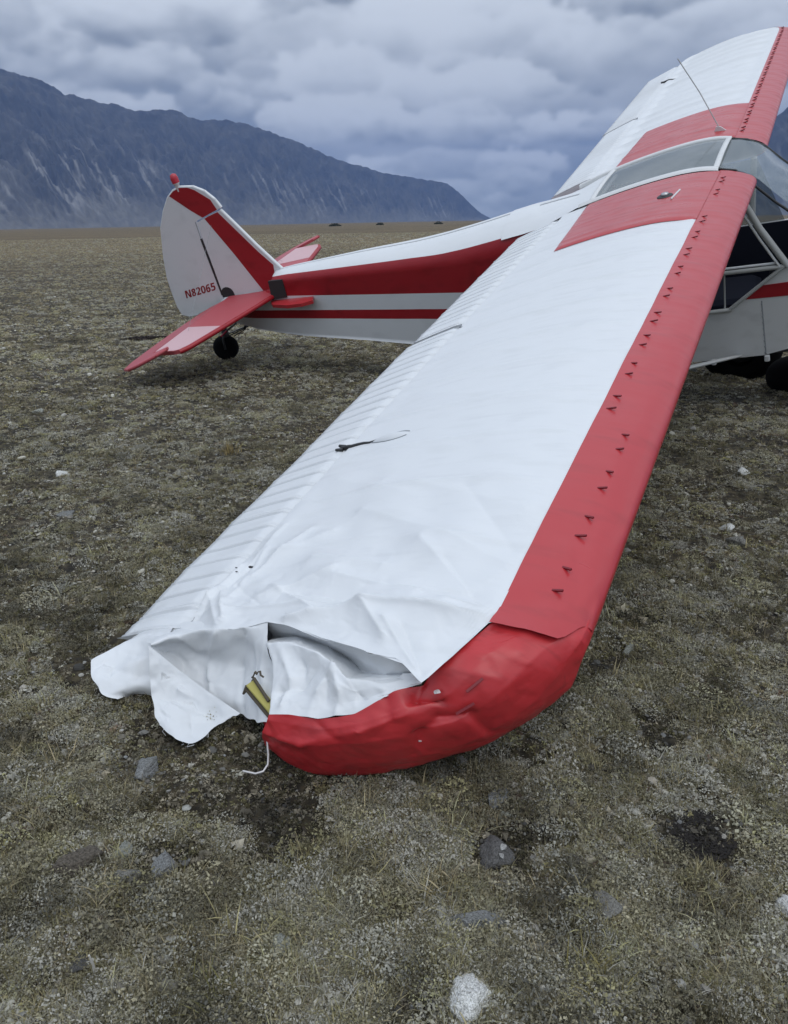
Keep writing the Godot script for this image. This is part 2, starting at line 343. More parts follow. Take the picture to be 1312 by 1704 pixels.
func sheet(called: String, pts: PackedVector3Array, nu: int, nv: int, m: String, parent: Node) -> MeshInstance3D:
	var st := start()
	sheet_to(st, pts, nu, nv)
	return done(called, st, m, parent)


func tri(st: SurfaceTool, a: Vector3, b: Vector3, c: Vector3):
	st.add_vertex(a); st.add_vertex(b); st.add_vertex(c)


func quad(st: SurfaceTool, a: Vector3, b: Vector3, c: Vector3, d: Vector3):
	tri(st, a, b, c); tri(st, a, c, d)


func box(st: SurfaceTool, at: Vector3, size: Vector3, turn := Basis()):
	st.set_smooth_group(-1)
	var p := []
	for k in 8:
		p.append(at + turn * (size * 0.5 * Vector3(1 if k & 1 else -1, 1 if k & 2 else -1, 1 if k & 4 else -1)))
	for f in [[0, 1, 3, 2], [5, 4, 6, 7], [4, 0, 2, 6], [1, 5, 7, 3], [2, 3, 7, 6], [4, 5, 1, 0]]:
		quad(st, p[f[0]], p[f[1]], p[f[2]], p[f[3]])


# a box with chamfered edges
func bevel(st: SurfaceTool, at: Vector3, size: Vector3, c: float, turn := Basis()):
	st.set_smooth_group(-1)
	var rings := []
	for r in [[-1, c], [-1, 0.0], [1, 0.0], [1, c]]:
		var y: float = r[0] * (size.y * 0.5 - (0.0 if r[1] > 0 else c))
		var ix: float = size.x * 0.5 - r[1]
		var iz: float = size.z * 0.5 - r[1]
		var ring := []
		for q in [[1, 1], [-1, 1], [-1, -1], [1, -1]]:
			var first := Vector3(q[0] * ix, y, q[1] * (iz - c))
			var second := Vector3(q[0] * (ix - c), y, q[1] * iz)
			if q[0] * q[1] > 0:
				ring.append(first); ring.append(second)
			else:
				ring.append(second); ring.append(first)
		rings.append(ring)
	for k in 3:
		for i in 8:
			var j := (i + 1) % 8
			quad(st, at + turn * rings[k][i], at + turn * rings[k][j], at + turn * rings[k + 1][j], at + turn * rings[k + 1][i])
	for i in range(1, 7):
		tri(st, at + turn * rings[3][0], at + turn * rings[3][i], at + turn * rings[3][i + 1])
		tri(st, at + turn * rings[0][0], at + turn * rings[0][i + 1], at + turn * rings[0][i])


func tube(st: SurfaceTool, path: Array, r: float, sides := 8, r2 := -1.0, flatten := 1.0, flat_dir := Vector3.UP):
	st.set_smooth_group(0)
	var rings := []
	for k in path.size():
		var a: Vector3 = path[maxi(k - 1, 0)]
		var b: Vector3 = path[mini(k + 1, path.size() - 1)]
		var t := (b - a).normalized()
		var n := flat_dir.cross(t)
		if n.length() < 0.01: n = Vector3.RIGHT.cross(t)
		n = n.normalized()
		var o := t.cross(n)
		var rad := lerpf(r, r2 if r2 >= 0 else r, float(k) / maxf(path.size() - 1, 1))
		var ring := []
		for s in sides:
			var an := TAU * s / sides
			ring.append(path[k] + n * cos(an) * rad + o * sin(an) * rad * flatten)
		rings.append(ring)
	for k in path.size() - 1:
		for s in sides:
			var s2 := (s + 1) % sides
			quad(st, rings[k][s], rings[k][s2], rings[k + 1][s2], rings[k + 1][s])
	st.set_smooth_group(-1)
	for s in range(1, sides - 1):
		tri(st, rings[0][0], rings[0][s + 1], rings[0][s])
		var l: Array = rings[-1]
		tri(st, l[0], l[s], l[s + 1])


# a profile of (radius, height) pairs turned about an axis
func lathe(st: SurfaceTool, profile: Array, at: Vector3, turn := Basis(), sides := 20):
	st.set_smooth_group(0)
	for k in profile.size() - 1:
		for s in sides:
			var a := TAU * s / sides
			var b := TAU * (s + 1) / sides
			var p := []
			for q in [[profile[k], a], [profile[k], b], [profile[k + 1], b], [profile[k + 1], a]]:
				p.append(at + turn * Vector3(q[0].x * cos(q[1]), q[0].y, q[0].x * sin(q[1])))
			quad(st, p[0], p[1], p[2], p[3])


# a flat outline pushed out to a plate: outline in 2D, mapped by o + u*x + v*y, thick along n
func plate(st: SurfaceTool, outline: Array, o: Vector3, u: Vector3, v: Vector3, n: Vector3, chamfer := 0.0):
	st.set_smooth_group(-1)
	var poly := PackedVector2Array(outline)
	var idx := Geometry2D.triangulate_polygon(poly)
	for s in [0.5, -0.5]:
		for k in range(0, idx.size(), 3):
			var a = o + u * poly[idx[k]].x + v * poly[idx[k]].y + n * s
			var b = o + u * poly[idx[k + 1]].x + v * poly[idx[k + 1]].y + n * s
			var c = o + u * poly[idx[k + 2]].x + v * poly[idx[k + 2]].y + n * s
			tri(st, a, b, c)
	for k in poly.size():
		var p := o + u * poly[k].x + v * poly[k].y
		var q2: Vector2 = poly[(k + 1) % poly.size()]
		var q := o + u * q2.x + v * q2.y
		quad(st, p + n * 0.5, q + n * 0.5, q - n * 0.5, p - n * 0.5)


func spline(p0: Vector3, p1: Vector3, p2: Vector3, p3: Vector3, t: float) -> Vector3:
	return p1.cubic_interpolate(p2, p0, p3, t)


# a net of control points (columns of rows) drawn out to a smooth sheet
func net_points(net: Array, nu: int, nv: int, sharp := 0.0) -> PackedVector3Array:
	var cols := net.size()
	var rows: int = net[0].size()
	var mid := []   # each column resampled along its rows
	for c in cols:
		var line := []
		for j in nv:
			var f := float(j) / (nv - 1) * (rows - 1)
			var k := mini(int(f), rows - 2)
			line.append(spline(net[c][maxi(k - 1, 0)], net[c][k], net[c][k + 1], net[c][mini(k + 2, rows - 1)], f - k).lerp(net[c][k].lerp(net[c][k + 1], f - k), sharp))
		mid.append(line)
	var out := PackedVector3Array()
	for i in nu:
		var f := float(i) / (nu - 1) * (cols - 1)
		var k := mini(int(f), cols - 2)
		for j in nv:
			out.append(spline(mid[maxi(k - 1, 0)][j], mid[k][j], mid[k + 1][j], mid[mini(k + 2, cols - 1)][j], f - k).lerp(mid[k][j].lerp(mid[k + 1][j], f - k), sharp))
	return out


# presses creases (from, to, height, width) into a sheet along its normals
func press(pts: PackedVector3Array, nu: int, nv: int, list: Array) -> PackedVector3Array:
	var out := PackedVector3Array()
	out.resize(pts.size())
	for i in nu:
		for j in nv:
			var p := pts[i * nv + j]
			var n := (pts[mini(i + 1, nu - 1) * nv + j] - pts[maxi(i - 1, 0) * nv + j]).cross(pts[i * nv + mini(j + 1, nv - 1)] - pts[i * nv + maxi(j - 1, 0)]).normalized()
			if n.x < 0: n = -n
			var d := 0.0
			for c in list:
				var q := Geometry3D.get_closest_point_to_segment(p, c[0], c[1])
				var r: float = p.distance_to(q) / c[3]
				if r < 5.0: d += c[2] * exp(-r)
			out[i * nv + j] = p + n * d
	return out


# pushes a sheet in and out along its normals: creased like crushed cloth
func crumple(pts: PackedVector3Array, nu: int, nv: int, amount: float, freq: float, hold_edge := true) -> PackedVector3Array:
	var out := PackedVector3Array()
	out.resize(pts.size())
	for i in nu:
		for j in nv:
			var p := pts[i * nv + j]
			var du := pts[mini(i + 1, nu - 1) * nv + j] - pts[maxi(i - 1, 0) * nv + j]
			var dv := pts[i * nv + mini(j + 1, nv - 1)] - pts[i * nv + maxi(j - 1, 0)]
			var n := du.cross(dv).normalized()
			var q := p * freq
			q += Vector3(rough_noise.get_noise_3dv(q * 0.5), rough_noise.get_noise_3dv(q * 0.5 + Vector3(9, 3, 1)), rough_noise.get_noise_3dv(q * 0.5 + Vector3(2, 7, 5))) * 0.5
			var d := facet_noise.get_noise_3dv(q / 7.0) + 0.6 + 0.45 * (facet_noise.get_noise_3dv(q / 3.0 + Vector3(4, 4, 4)) + 0.6)
			d += 0.5 * soft_noise.get_noise_3dv(q * 0.4)
			var edge := 1.0
			if hold_edge:
				edge = smoothstep(0.0, 0.12, float(mini(j, nv - 1 - j)) / nv) * 0.85 + 0.15
			out[i * nv + j] = p + n * d * amount * edge
	return out


# ---------------------------------------------------------------- ground, hills

func clod(x: float, z: float) -> float:
	# rounded hummocks parted by narrow cracks
	var v := soft_noise.get_noise_2d(x * 3.1 + 0.3 * soft_noise.get_noise_2d(x * 7.0, z * 7.0), z * 3.1)
	return sqrt(absf(v))


func ground_y(x: float, z: float) -> float:
	var r := sqrt(x * x + z * z)
	var near := 0.020 * ground_noise.get_noise_2d(x * 1.3, z * 1.3) + 0.034 * (clod(x, z) - 0.55)
	var far := 0.25 * soft_noise.get_noise_2d(x * 0.02, z * 0.02)
	return near * (1.0 - smoothstep(30.0, 90.0, r)) + far * smoothstep(25.0, 200.0, r) - 0.012


func ground_color(x: float, z: float) -> Color:
	var r := sqrt(x * x + z * z)
	var a := 0.5 + 0.9 * patch_noise.get_noise_2d(x * 0.9, z * 0.9)
	var b := 0.5 + 0.9 * patch_noise.get_noise_2d(x * 0.35 + 40.0, z * 0.35)
	var c := Color(0.159, 0.136, 0.098).lerp(Color(0.102, 0.094, 0.057), clampf(a, 0, 1)).lerp(Color(0.138, 0.130, 0.117), clampf(b * 1.3 - 0.35, 0, 1) * 0.7)
	var band := 0.5 + 0.8 * patch_noise.get_noise_2d(x * 0.012, z * 0.05 + 7.0)
	var wide := 0.5 + 0.9 * patch_noise.get_noise_2d(x * 0.11 + 90.0, z * 0.16)
	var plain := Color(0.536, 0.435, 0.289).lerp(Color(0.384, 0.318, 0.205), clampf(band, 0, 1)).lerp(Color(0.301, 0.266, 0.189), clampf(wide * 1.4 - 0.5, 0, 1) * 0.7)
	return c.lerp(plain, smoothstep(6.0, 60.0, r))


func make_ground():
	var xs := []
	var zs := []
	for k in 321:
		var t := (k - 160) / 160.0
		xs.append(0.5 * sinh(10.4 * absf(t)) * signf(t))
	for k in 361:
		var t := (k - 90) / 270.0
		zs.append(-1.9 - 0.42 * sinh(10.7 * absf(t)) * signf(t))
	var st := start()
	for i in xs.size():
		for j in zs.size():
			var x: float = xs[i]
			var z: float = zs[j]
			st.set_smooth_group(0)
			st.set_color(ground_color(x, z))
			st.set_uv(Vector2(x, z))
			st.set_uv2(Vector2(x + z * 0.3, z - x * 0.3))
			st.add_vertex(Vector3(x, ground_y(x, z), z))
	var n := zs.size()
	for i in xs.size() - 1:
		for j in n - 1:
			var a := i * n + j
			st.add_index(a); st.add_index(a + n); st.add_index(a + 1)
			st.add_index(a + 1); st.add_index(a + n); st.add_index(a + n + 1)
	tag(done("tundra_ground", st, "tundra"), "flat stony tundra plain of dry grass, moss and gravel", "ground", "", "structure")


func make_mountain(called: String, label: String, ridge: Array, seed_: int, nu: int, nv: int, ground_end: bool):
	# ridge: [azimuth in degrees, distance, height]; the slope falls from it towards the plain with gullies and scree
	var ridged := FastNoiseLite.new()
	ridged.seed = seed_
	ridged.noise_type = FastNoiseLite.TYPE_SIMPLEX_SMOOTH
	ridged.fractal_type = FastNoiseLite.FRACTAL_RIDGED
	ridged.fractal_octaves = 5
	ridged.frequency = 1.0
	var plain := FastNoiseLite.new()
	plain.seed = seed_ + 1
	plain.noise_type = FastNoiseLite.TYPE_SIMPLEX_SMOOTH
	plain.fractal_octaves = 5
	plain.frequency = 1.0
	var pts := PackedVector3Array()
	var cols := PackedColorArray()
	var run := 0.0
	var last := Vector3.ZERO
	for i in nu:
		var f := float(i) / (nu - 1) * (ridge.size() - 1)
		var k := mini(int(f), ridge.size() - 2)
		var v := []
		for q in 3:
			v.append(cubic_interpolate(ridge[k][q], ridge[k + 1][q], ridge[maxi(k - 1, 0)][q], ridge[mini(k + 2, ridge.size() - 1)][q], f - k))
		var az := deg_to_rad(v[0])
		var top := Vector3(sin(az) * v[1], 0, -cos(az) * v[1])
		var hgt: float = maxf(v[2], 0.0)
		var f2 := minf(f + 0.05, ridge.size() - 1.0)
		if i > 0: run += top.distance_to(last)
		last = top
		var out := -top.normalized()
		var reach := hgt * 1.75 + 90.0
		for j in nv:
			var t := float(j) / (nv - 1) * 1.35     # 0 at the foot, 1 on the ridge, beyond it the far side
			var u := run / 1000.0
			var along := t * reach / 1000.0
			var h := 0.0
			if t <= 1.0:
				h = hgt * (0.42 * t + 0.58 * pow(t, 1.75))
			else:
				h = hgt * (1.0 - (t - 1.0) * 1.3)
			var lean := u + 0.35 * along
			var mid := pow(maxf(sin(PI * minf(t, 1.0)), 0.0), 0.8)
			var g := ridged.get_noise_2d(lean * 2.6, along * 0.75)
			var g2 := ridged.get_noise_2d(lean * 8.0 + 30.0, along * 2.6)
			var g3 := ridged.get_noise_2d(lean * 21.0 + 60.0, along * 8.0)
			h += hgt * (0.095 * g + 0.060 * g2 + 0.026 * g3) * mid
			h += hgt * 0.040 * plain.get_noise_2d(u * 2.6, along * 2.0) * smoothstep(0.1, 0.6, t) + hgt * 0.022 * plain.get_noise_2d(u * 11.0, along * 11.0) * smoothstep(0.05, 0.4, t)
			var p := top + out * (1.0 - t) * reach
			p.y = maxf(h, 0.0) - 3.0 + 6.0 * t
			pts.append(p)
			# dark rock above, heather below, pale scree in the chutes
			var rock := Color(0.034, 0.036, 0.040).lerp(Color(0.070, 0.069, 0.065), clampf(0.5 + plain.get_noise_2d(u * 6.0, along * 6.0) * 1.1, 0, 1))
			var low := Color(0.125, 0.120, 0.105)
			var c := low.lerp(rock, smoothstep(0.02, 0.42, t + 0.25 * plain.get_noise_2d(u * 3.0, along * 2.0)))
			var chute := clampf(ridged.get_noise_2d(lean * 9.0 + 11.0, along * 0.9 + 0.15 * g) * 2.4 - 1.05, 0, 1) * smoothstep(0.05, 0.2, t) * (1.0 - smoothstep(0.50, 0.80, t)) * clampf(0.45 + 1.6 * plain.get_noise_2d(u * 1.1 + 5.0, along * 1.5), 0, 1)
			c = c.lerp(Color(0.25, 0.245, 0.235), chute)
			var fine := 1.0 + 0.35 * plain.get_noise_2d(u * 22.0, along * 9.0) + 0.25 * g3
			c = Color(c.r * fine, c.g * fine, c.b * fine)
			cols.append(c)
	var st := start()
	sheet_to(st, pts, nu, nv, 0, cols)
	tag(done(called, st, "mountain_rock"), label, "mountain", "", "structure")


func make_mountains():
	make_mountain("mountain", "long dark blue mountain ridge with scree chutes falling away to the right", [[-58, 4300, 800], [-44, 4100, 760], [-34, 4100, 705], [-28, 4150, 685], [-23.4, 4250, 663], [-21.5, 4300, 634], [-20.1, 4350, 592], [-18.6, 4400, 574], [-16.2, 4500, 547], [-13.65, 4600, 543], [-12.2, 4700, 528], [-8.8, 4950, 517], [-6.5, 5150, 467], [-4.0, 5400, 392], [-1.8, 5600, 350], [-0.2, 5800, 311], [2.2, 6100, 283], [3.8, 6300, 260], [4.7, 6450, 205], [5.5, 6550, 125], [6.3, 6650, 50], [7.1, 6750, 4]], 31, 900, 210, true)
	make_mountain("mountain_001", "steep dark mountainside rising behind the cabin at the right edge", [[15.5, 5200, 4], [17.5, 5000, 40], [20, 4700, 170], [22, 4500, 290], [24, 4300, 400], [26, 4200, 520], [30, 4000, 640], [36, 3900, 700], [44, 3900, 720], [58, 4100, 700]], 77, 300, 90, true)


func make_far_bushes():
	var rng := RandomNumberGenerator.new()
	rng.seed = 4
	var spots := [[-3.68, 330.0, 5.0, 1.7, "largest and leftmost of the far bushes, dark on the plain beneath the mountain"], [-0.6, 360.0, 3.4, 1.4, "small dark far bush on the plain, middle one of the three"], [3.4, 350.0, 3.8, 1.5, "dark far bush nearest the fuselage, rightmost of the three on the plain"]]
	for s in spots:
		var st := start()
		st.set_smooth_group(-1)
		for k in 420:
			var a := rng.randf() * TAU
			var rr := sqrt(rng.randf())
			var top: float = s[3] * (1.0 - 0.75 * rr * rr) * (0.75 + 0.35 * soft_noise.get_noise_2d(cos(a) * 2.0 + s[1], sin(a) * 2.0))
			var p := Vector3(cos(a) * rr * s[2] * 0.5, top * rng.randf_range(0.05, 1.0), sin(a) * rr * s[2] * 0.5)
			var q := Vector3(rng.randf_range(-1, 1), rng.randf_range(-1, 1), rng.randf_range(-1, 1)).normalized() * 0.22
			var w := q.cross(Vector3(rng.randf_range(-1, 1), rng.randf_range(-1, 1), rng.randf_range(-1, 1)).normalized())
			tri(st, p - q, p + w, p + q)
			tri(st, p - q, p + q, p - w)
		var o := Node3D.new()
		o.name = "far_bush"
		var az := deg_to_rad(s[0])
		o.position = Vector3(sin(az) * s[1], ground_y(sin(az) * s[1], -cos(az) * s[1]), -cos(az) * s[1])
		add_child(o, true)
		done("foliage", st, "shrub", o)
		var t2 := start()
		for k in 5:
			tube(t2, [Vector3(k * 0.2 - 0.4, -0.1, 0), Vector3((k * 0.2 - 0.4) * 2.2, s[3] * 0.7, 0.1 * k)], 0.05, 5, 0.02)
		done("stem", t2, "shrub", o)
		tag(o, s[4], "bush", "far bushes on the plain")


# ---------------------------------------------------------------- stones and plants

func stone_mesh(seed_: int, flatness := 0.6, rough := 0.35, detail := 10) -> ArrayMesh:
	var n := FastNoiseLite.new()
	n.seed = seed_
	n.frequency = 1.0
	n.fractal_octaves = 3
	var rng := RandomNumberGenerator.new()
	rng.seed = seed_ * 13 + 1
	var cuts := []
	for k in 13:
		cuts.append([Vector3(rng.randf_range(-1, 1), rng.randf_range(-0.6, 1), rng.randf_range(-1, 1)).normalized(), rng.randf_range(0.45, 0.78)])
	var st := start()
	st.set_smooth_group(-1 if detail < 8 else 0)
	var nu := detail * 2
	for i in nu + 1:
		for j in detail + 1:
			var a := TAU * (i % nu) / nu
			var b := PI * j / detail
			var d := Vector3(sin(b) * cos(a), cos(b), sin(b) * sin(a))
			var r = 1.0 + rough * n.get_noise_3dv(d * 1.6) + rough * 0.3 * n.get_noise_3dv(d * 5.0)
			for c in cuts:
				var e: float = d.dot(c[0])
				if e > 0.01: r = minf(r, c[1] / e * (1.0 + 0.10 * n.get_noise_3dv(d * 4.0)))
			st.set_uv(Vector2(a, b))
			st.add_vertex(Vector3(d.x * r, d.y * r * flatness, d.z * r))
	for i in nu:
		for j in detail:
			var a2 := i * (detail + 1) + j
			st.add_index(a2); st.add_index(a2 + 1); st.add_index(a2 + detail + 1)
			st.add_index(a2 + 1); st.add_index(a2 + detail + 2); st.add_index(a2 + detail + 1)
	st.generate_normals()
	return st.commit()


func make_stones():
	# x, z, width, height factor, depth factor, turn, material, label
	var list := [
		[0.112, -1.015, 0.045, 0.85, 0.95, 0.3, "stone_white", "pale grey blocky stone alone at the bottom edge below the red wing tip", 3],
		[0.217, -1.365, 0.055, 0.45, 0.75, 0.9, "stone_dark", "dark stone with white quartz spots below the red wing tip", 4],
		[-0.655, -1.685, 0.050, 0.55, 0.9, 1.9, "stone_blue", "blue grey slab just below the hanging white wing fabric", 5],
		[-0.585, -1.325, 0.042, 0.75, 0.7, 0.2, "stone_grey", "grey angular stone left of the dark upright slab", 6],
		[-0.62, -1.39, 0.025, 0.8, 0.9, 1.2, "stone_pale", "small pale stone perched behind the grey angular stone", 7],
		[-0.520, -1.345, 0.045, 0.45, 0.8, 1.4, "stone_blue", "narrow bluish slab in the gravel at left foreground", 8],
		[-0.235, -1.130, 0.032, 0.8, 0.8, 0.5, "stone_pale", "pale lichened stone between grass tufts in the centre foreground", 9],
		[0.155, -1.185, 0.060, 0.35, 0.5, -0.1, "stone_blue", "flat blue grey slab above the pale blocky stone", 10],
		[0.415, -1.215, 0.034, 0.35, 0.9, 0.6, "stone_grey", "flat grey stone half sunk in the right foreground", 11],
		[-0.72, -1.36, 0.055, 0.5, 0.6, 0.1, "stone_brown", "brown rounded stone at the left foreground", 12],
		[0.245, -1.545, 0.040, 0.5, 0.8, 0.7, "stone_blue", "grey blue stone in the grass close under the red bow of the wing tip", 13],
		[-0.62, -1.115, 0.026, 0.5, 0.9, 2.2, "stone_dark", "small dark stone near the bottom left corner", 14],
		[0.80, -1.215, 0.030, 0.8, 0.9, 0.4, "stone_white", "whitish stone at the right edge of the foreground", 15],
		[0.755, -2.245, 0.030, 0.6, 0.6, 0.8, "stone_pale", "pale stone in the grass right of the red leading edge", 16],
		[1.46, -3.10, 0.055, 0.6, 0.8, 0.8, "stone_grey", "grey stone in the grass far right of the leading edge", 17],
		[1.50, -3.28, 0.035, 0.5, 0.9, 0.1, "stone_white", "small white stone beside the grey stone right of the leading edge", 18],
		[-2.696, -5.90, 0.055, 0.5, 0.8, 0.8, "stone_pale", "small pale stone far left on the plain", 19],
		[-1.913, -4.32, 0.050, 0.6, 0.8, 1.3, "stone_white", "small white stone left of the wing on the plain", 20],
		[-1.62, -3.62, 0.045, 0.5, 0.8, 1.3, "stone_blue", "bluish stone at the left edge beside the wing", 21],
		[1.92, -4.10, 0.05, 0.5, 0.8, 1.3, "stone_white", "white pebble in the grass near the cabin below the wing", 22],
	]
	for s in list:
		var o := Node3D.new()
		o.name = "stone"
		o.position = Vector3(s[0], ground_y(s[0], s[1]) + (0.25 if s[6] == "stone_white" else 0.14) * s[2], s[1])
		o.rotation.y = s[5]
		add_child(o, true)
		var body := put("stone_body", stone_mesh(s[8], maxf(s[3], 0.55), 0.3, 22), s[6], o)
		body.rotation = Vector3(0.2 * sin(s[0] * 40.0), 0, 0.2 * cos(s[1] * 31.0))
		body.scale = Vector3(s[2], s[2], s[2] * s[4]) * 1.2
		tag(o, s[7], "stone")
		if s[6] == "stone_dark" and s[2] > 0.04:
			for q in [[0.1, 0.36, 0.1, 0.26], [-0.25, 0.34, 0.3, 0.14], [0.3, 0.34, -0.15, 0.16]]:
				var spot := put("quartz_vein", stone_mesh(40 + int(q[3] * 100), 0.6, 0.3, 6), "stone_white", o)
				spot.position = Vector3(q[0], q[1] * 0.9, q[2]) * s[2]
				spot.scale = Vector3.ONE * q[3] * s[2] * 1.1
	var clods := [
		[0.690, -1.425, 0.075, 0.10, 0.9, 0.9, "peat", "dark peat clod in the grass at the right foreground"],
		[0.015, -1.000, 0.045, 0.10, 0.7, 0.2, "peat", "dark peat clod left of the pale blocky stone"],
		[-1.02, -2.165, 0.060, 0.12, 0.8, 0.4, "peat", "dark gouged soil beside the torn wing corner"],
		[-3.05, -10.0, 0.34, 0.10, 0.35, 0.1, "scar", "dark scraped soil patch beyond the right tailplane tip"],
		[-4.68, -12.9, 0.26, 0.08, 0.3, 0.0, "scar", "small dark soil patch farther out left of the rudder"],
		[-2.1, -10.4, 0.30, 0.06, 0.22, 0.0, "scar", "thin dark soil streak just behind the rudder"],
	]
	for s in clods:
		var o := put("soil_clod", flake_mesh(60 + int(absf(s[0]) * 10.0), 1500, 0.045, 0.3), s[6])
		o.scale = Vector3(s[2] * 2.2, s[2] * s[3] * 4.0, s[2] * 2.2 * s[4])
		o.position = Vector3(s[0], ground_y(s[0], s[1]) - 0.005, s[1])
		o.rotation.y = s[5]
		tag(o, s[7], "soil")
	# a dead twig and a few tussocks that stand out
	var st := start()
	tube(st, [Vector3(0, 0, 0), Vector3(0.002, 0.025, 0.004), Vector3(-0.001, 0.05, 0.006)], 0.003, 6, 0.002)
	var tw := done("dead_twig", st, "dead_twig")
	tw.position = Vector3(-0.578, 0.0, -1.085)
	tag(tw, "short bleached twig standing in the moss at the bottom left", "twig")
	var tuss := [[-1.005, -4.68, 0.13, "tan grass tussock alone left of the wing's trailing edge", Color(0.30, 0.23, 0.10)], [-0.215, -1.32, 0.10, "green brown grass tuft below the white wing fabric in the foreground", Color(0.15, 0.13, 0.05)], [-0.34, -1.05, 0.09, "grass tuft at the bottom left of centre", Color(0.15, 0.14, 0.05)], [0.07, -1.27, 0.08, "straw coloured grass tuft in the bare patch below the red tip", Color(0.22, 0.18, 0.09)], [0.36, -1.06, 0.09, "yellowish grass tuft at the bottom right of centre", Color(0.20, 0.17, 0.06)]]
	for s in tuss:
		var m := tuft_mesh(int(s[2] * 1000), 70, 1.0, s[4])
		var o := put("grass_tussock", m, "scatter_grass")
		o.position = Vector3(s[0], ground_y(s[0], s[1]) - 0.005, s[1])
		o.scale = Vector3.ONE * s[2]
		tag(o, s[3], "grass tuft")


# a tuft of bent blades about one unit wide
func tuft_mesh(seed_: int, blades: int, spread: float, c := Color(1, 1, 1)) -> ArrayMesh:
	var rng := RandomNumberGenerator.new()
	rng.seed = seed_
	var st := start()
	st.set_smooth_group(-1)
	for k in blades:
		var a := rng.randf() * TAU
		var root := Vector3(rng.randfn() * 0.22 * spread, 0, rng.randfn() * 0.22 * spread)
		var out := Vector3(cos(a), 0, sin(a))
		var side := Vector3(-sin(a), 0, cos(a)) * rng.randf_range(0.010, 0.022)
		var len := rng.randf_range(0.35, 1.0)
		var lean := rng.randf_range(0.15, 1.3)
		var p := root
		var tone := rng.randf_range(0.6, 1.35)
		st.set_color(Color(c.r * tone, c.g * tone, c.b * tone))
		for q in 3:
			var t := (q + 1) / 3.0
			var n := root + out * len * lean * t * t * 0.7 + Vector3.UP * len * (t - 0.30 * lean * t * t) * 0.8
			var w0 := side * (1.0 - (q / 3.0) * 0.8)
			var w1 := side * (1.0 - t * 0.8)
			if q < 2: quad(st, p - w0, n - w1, n + w1, p + w0)
			else: tri(st, p - w0, n, p + w0)
			p = n
	st.generate_normals()
	return st.commit()


# a curl of lichen or moss: crisp little flakes on a rounded cushion, about one unit wide
func flake_mesh(seed_: int, count: int, size: float, rise: float) -> ArrayMesh:
	var rng := RandomNumberGenerator.new()
	rng.seed = seed_
	var st := start()
	st.set_smooth_group(-1)
	for k in count:
		var a := rng.randf() * TAU
		var r := sqrt(rng.randf()) * 0.5
		var p := Vector3(cos(a) * r, rise * (1.0 - r * r * 3.4) * rng.randf_range(0.5, 1.0), sin(a) * r)
		var n := Vector3(rng.randf_range(-1, 1), rng.randf_range(0.1, 1), rng.randf_range(-1, 1)).normalized()
		var u := n.cross(Vector3(rng.randf_range(-1, 1), rng.randf_range(-1, 1), rng.randf_range(-1, 1))).normalized() * size * rng.randf_range(0.5, 1.2)
		var v := n.cross(u) * rng.randf_range(0.35, 0.9)
		var tone := rng.randf_range(0.55, 1.3)
		st.set_color(Color(tone, tone, tone))
		tri(st, p - u, p + v, p + u + n * size * 0.4)
		tri(st, p - u, p + u + n * size * 0.4, p - v)
	st.generate_normals()
	return st.commit()


# how high the underside of the right wing hangs over a spot on the ground, or a large number
func wing_clearance(x: float, z: float) -> float:
	var bx := plane_basis.x + plane_basis.y * 0.043
	var bz := plane_basis.z - plane_basis.y * 0.064
	var d := Vector2(x - PLANE_AT.x, z - PLANE_AT.z)
	var det := bx.x * bz.z - bz.x * bx.z
	var s := (d.x * bz.z - bz.x * d.y) / det
	var c := (bx.x * d.y - d.x * bx.z) / det
	if s < 0.0 or s > 4.70 or c < -0.03 or c > 1.64: return 9.0
	return PLANE_AT.y + bx.y * s + bz.y * c - 0.05


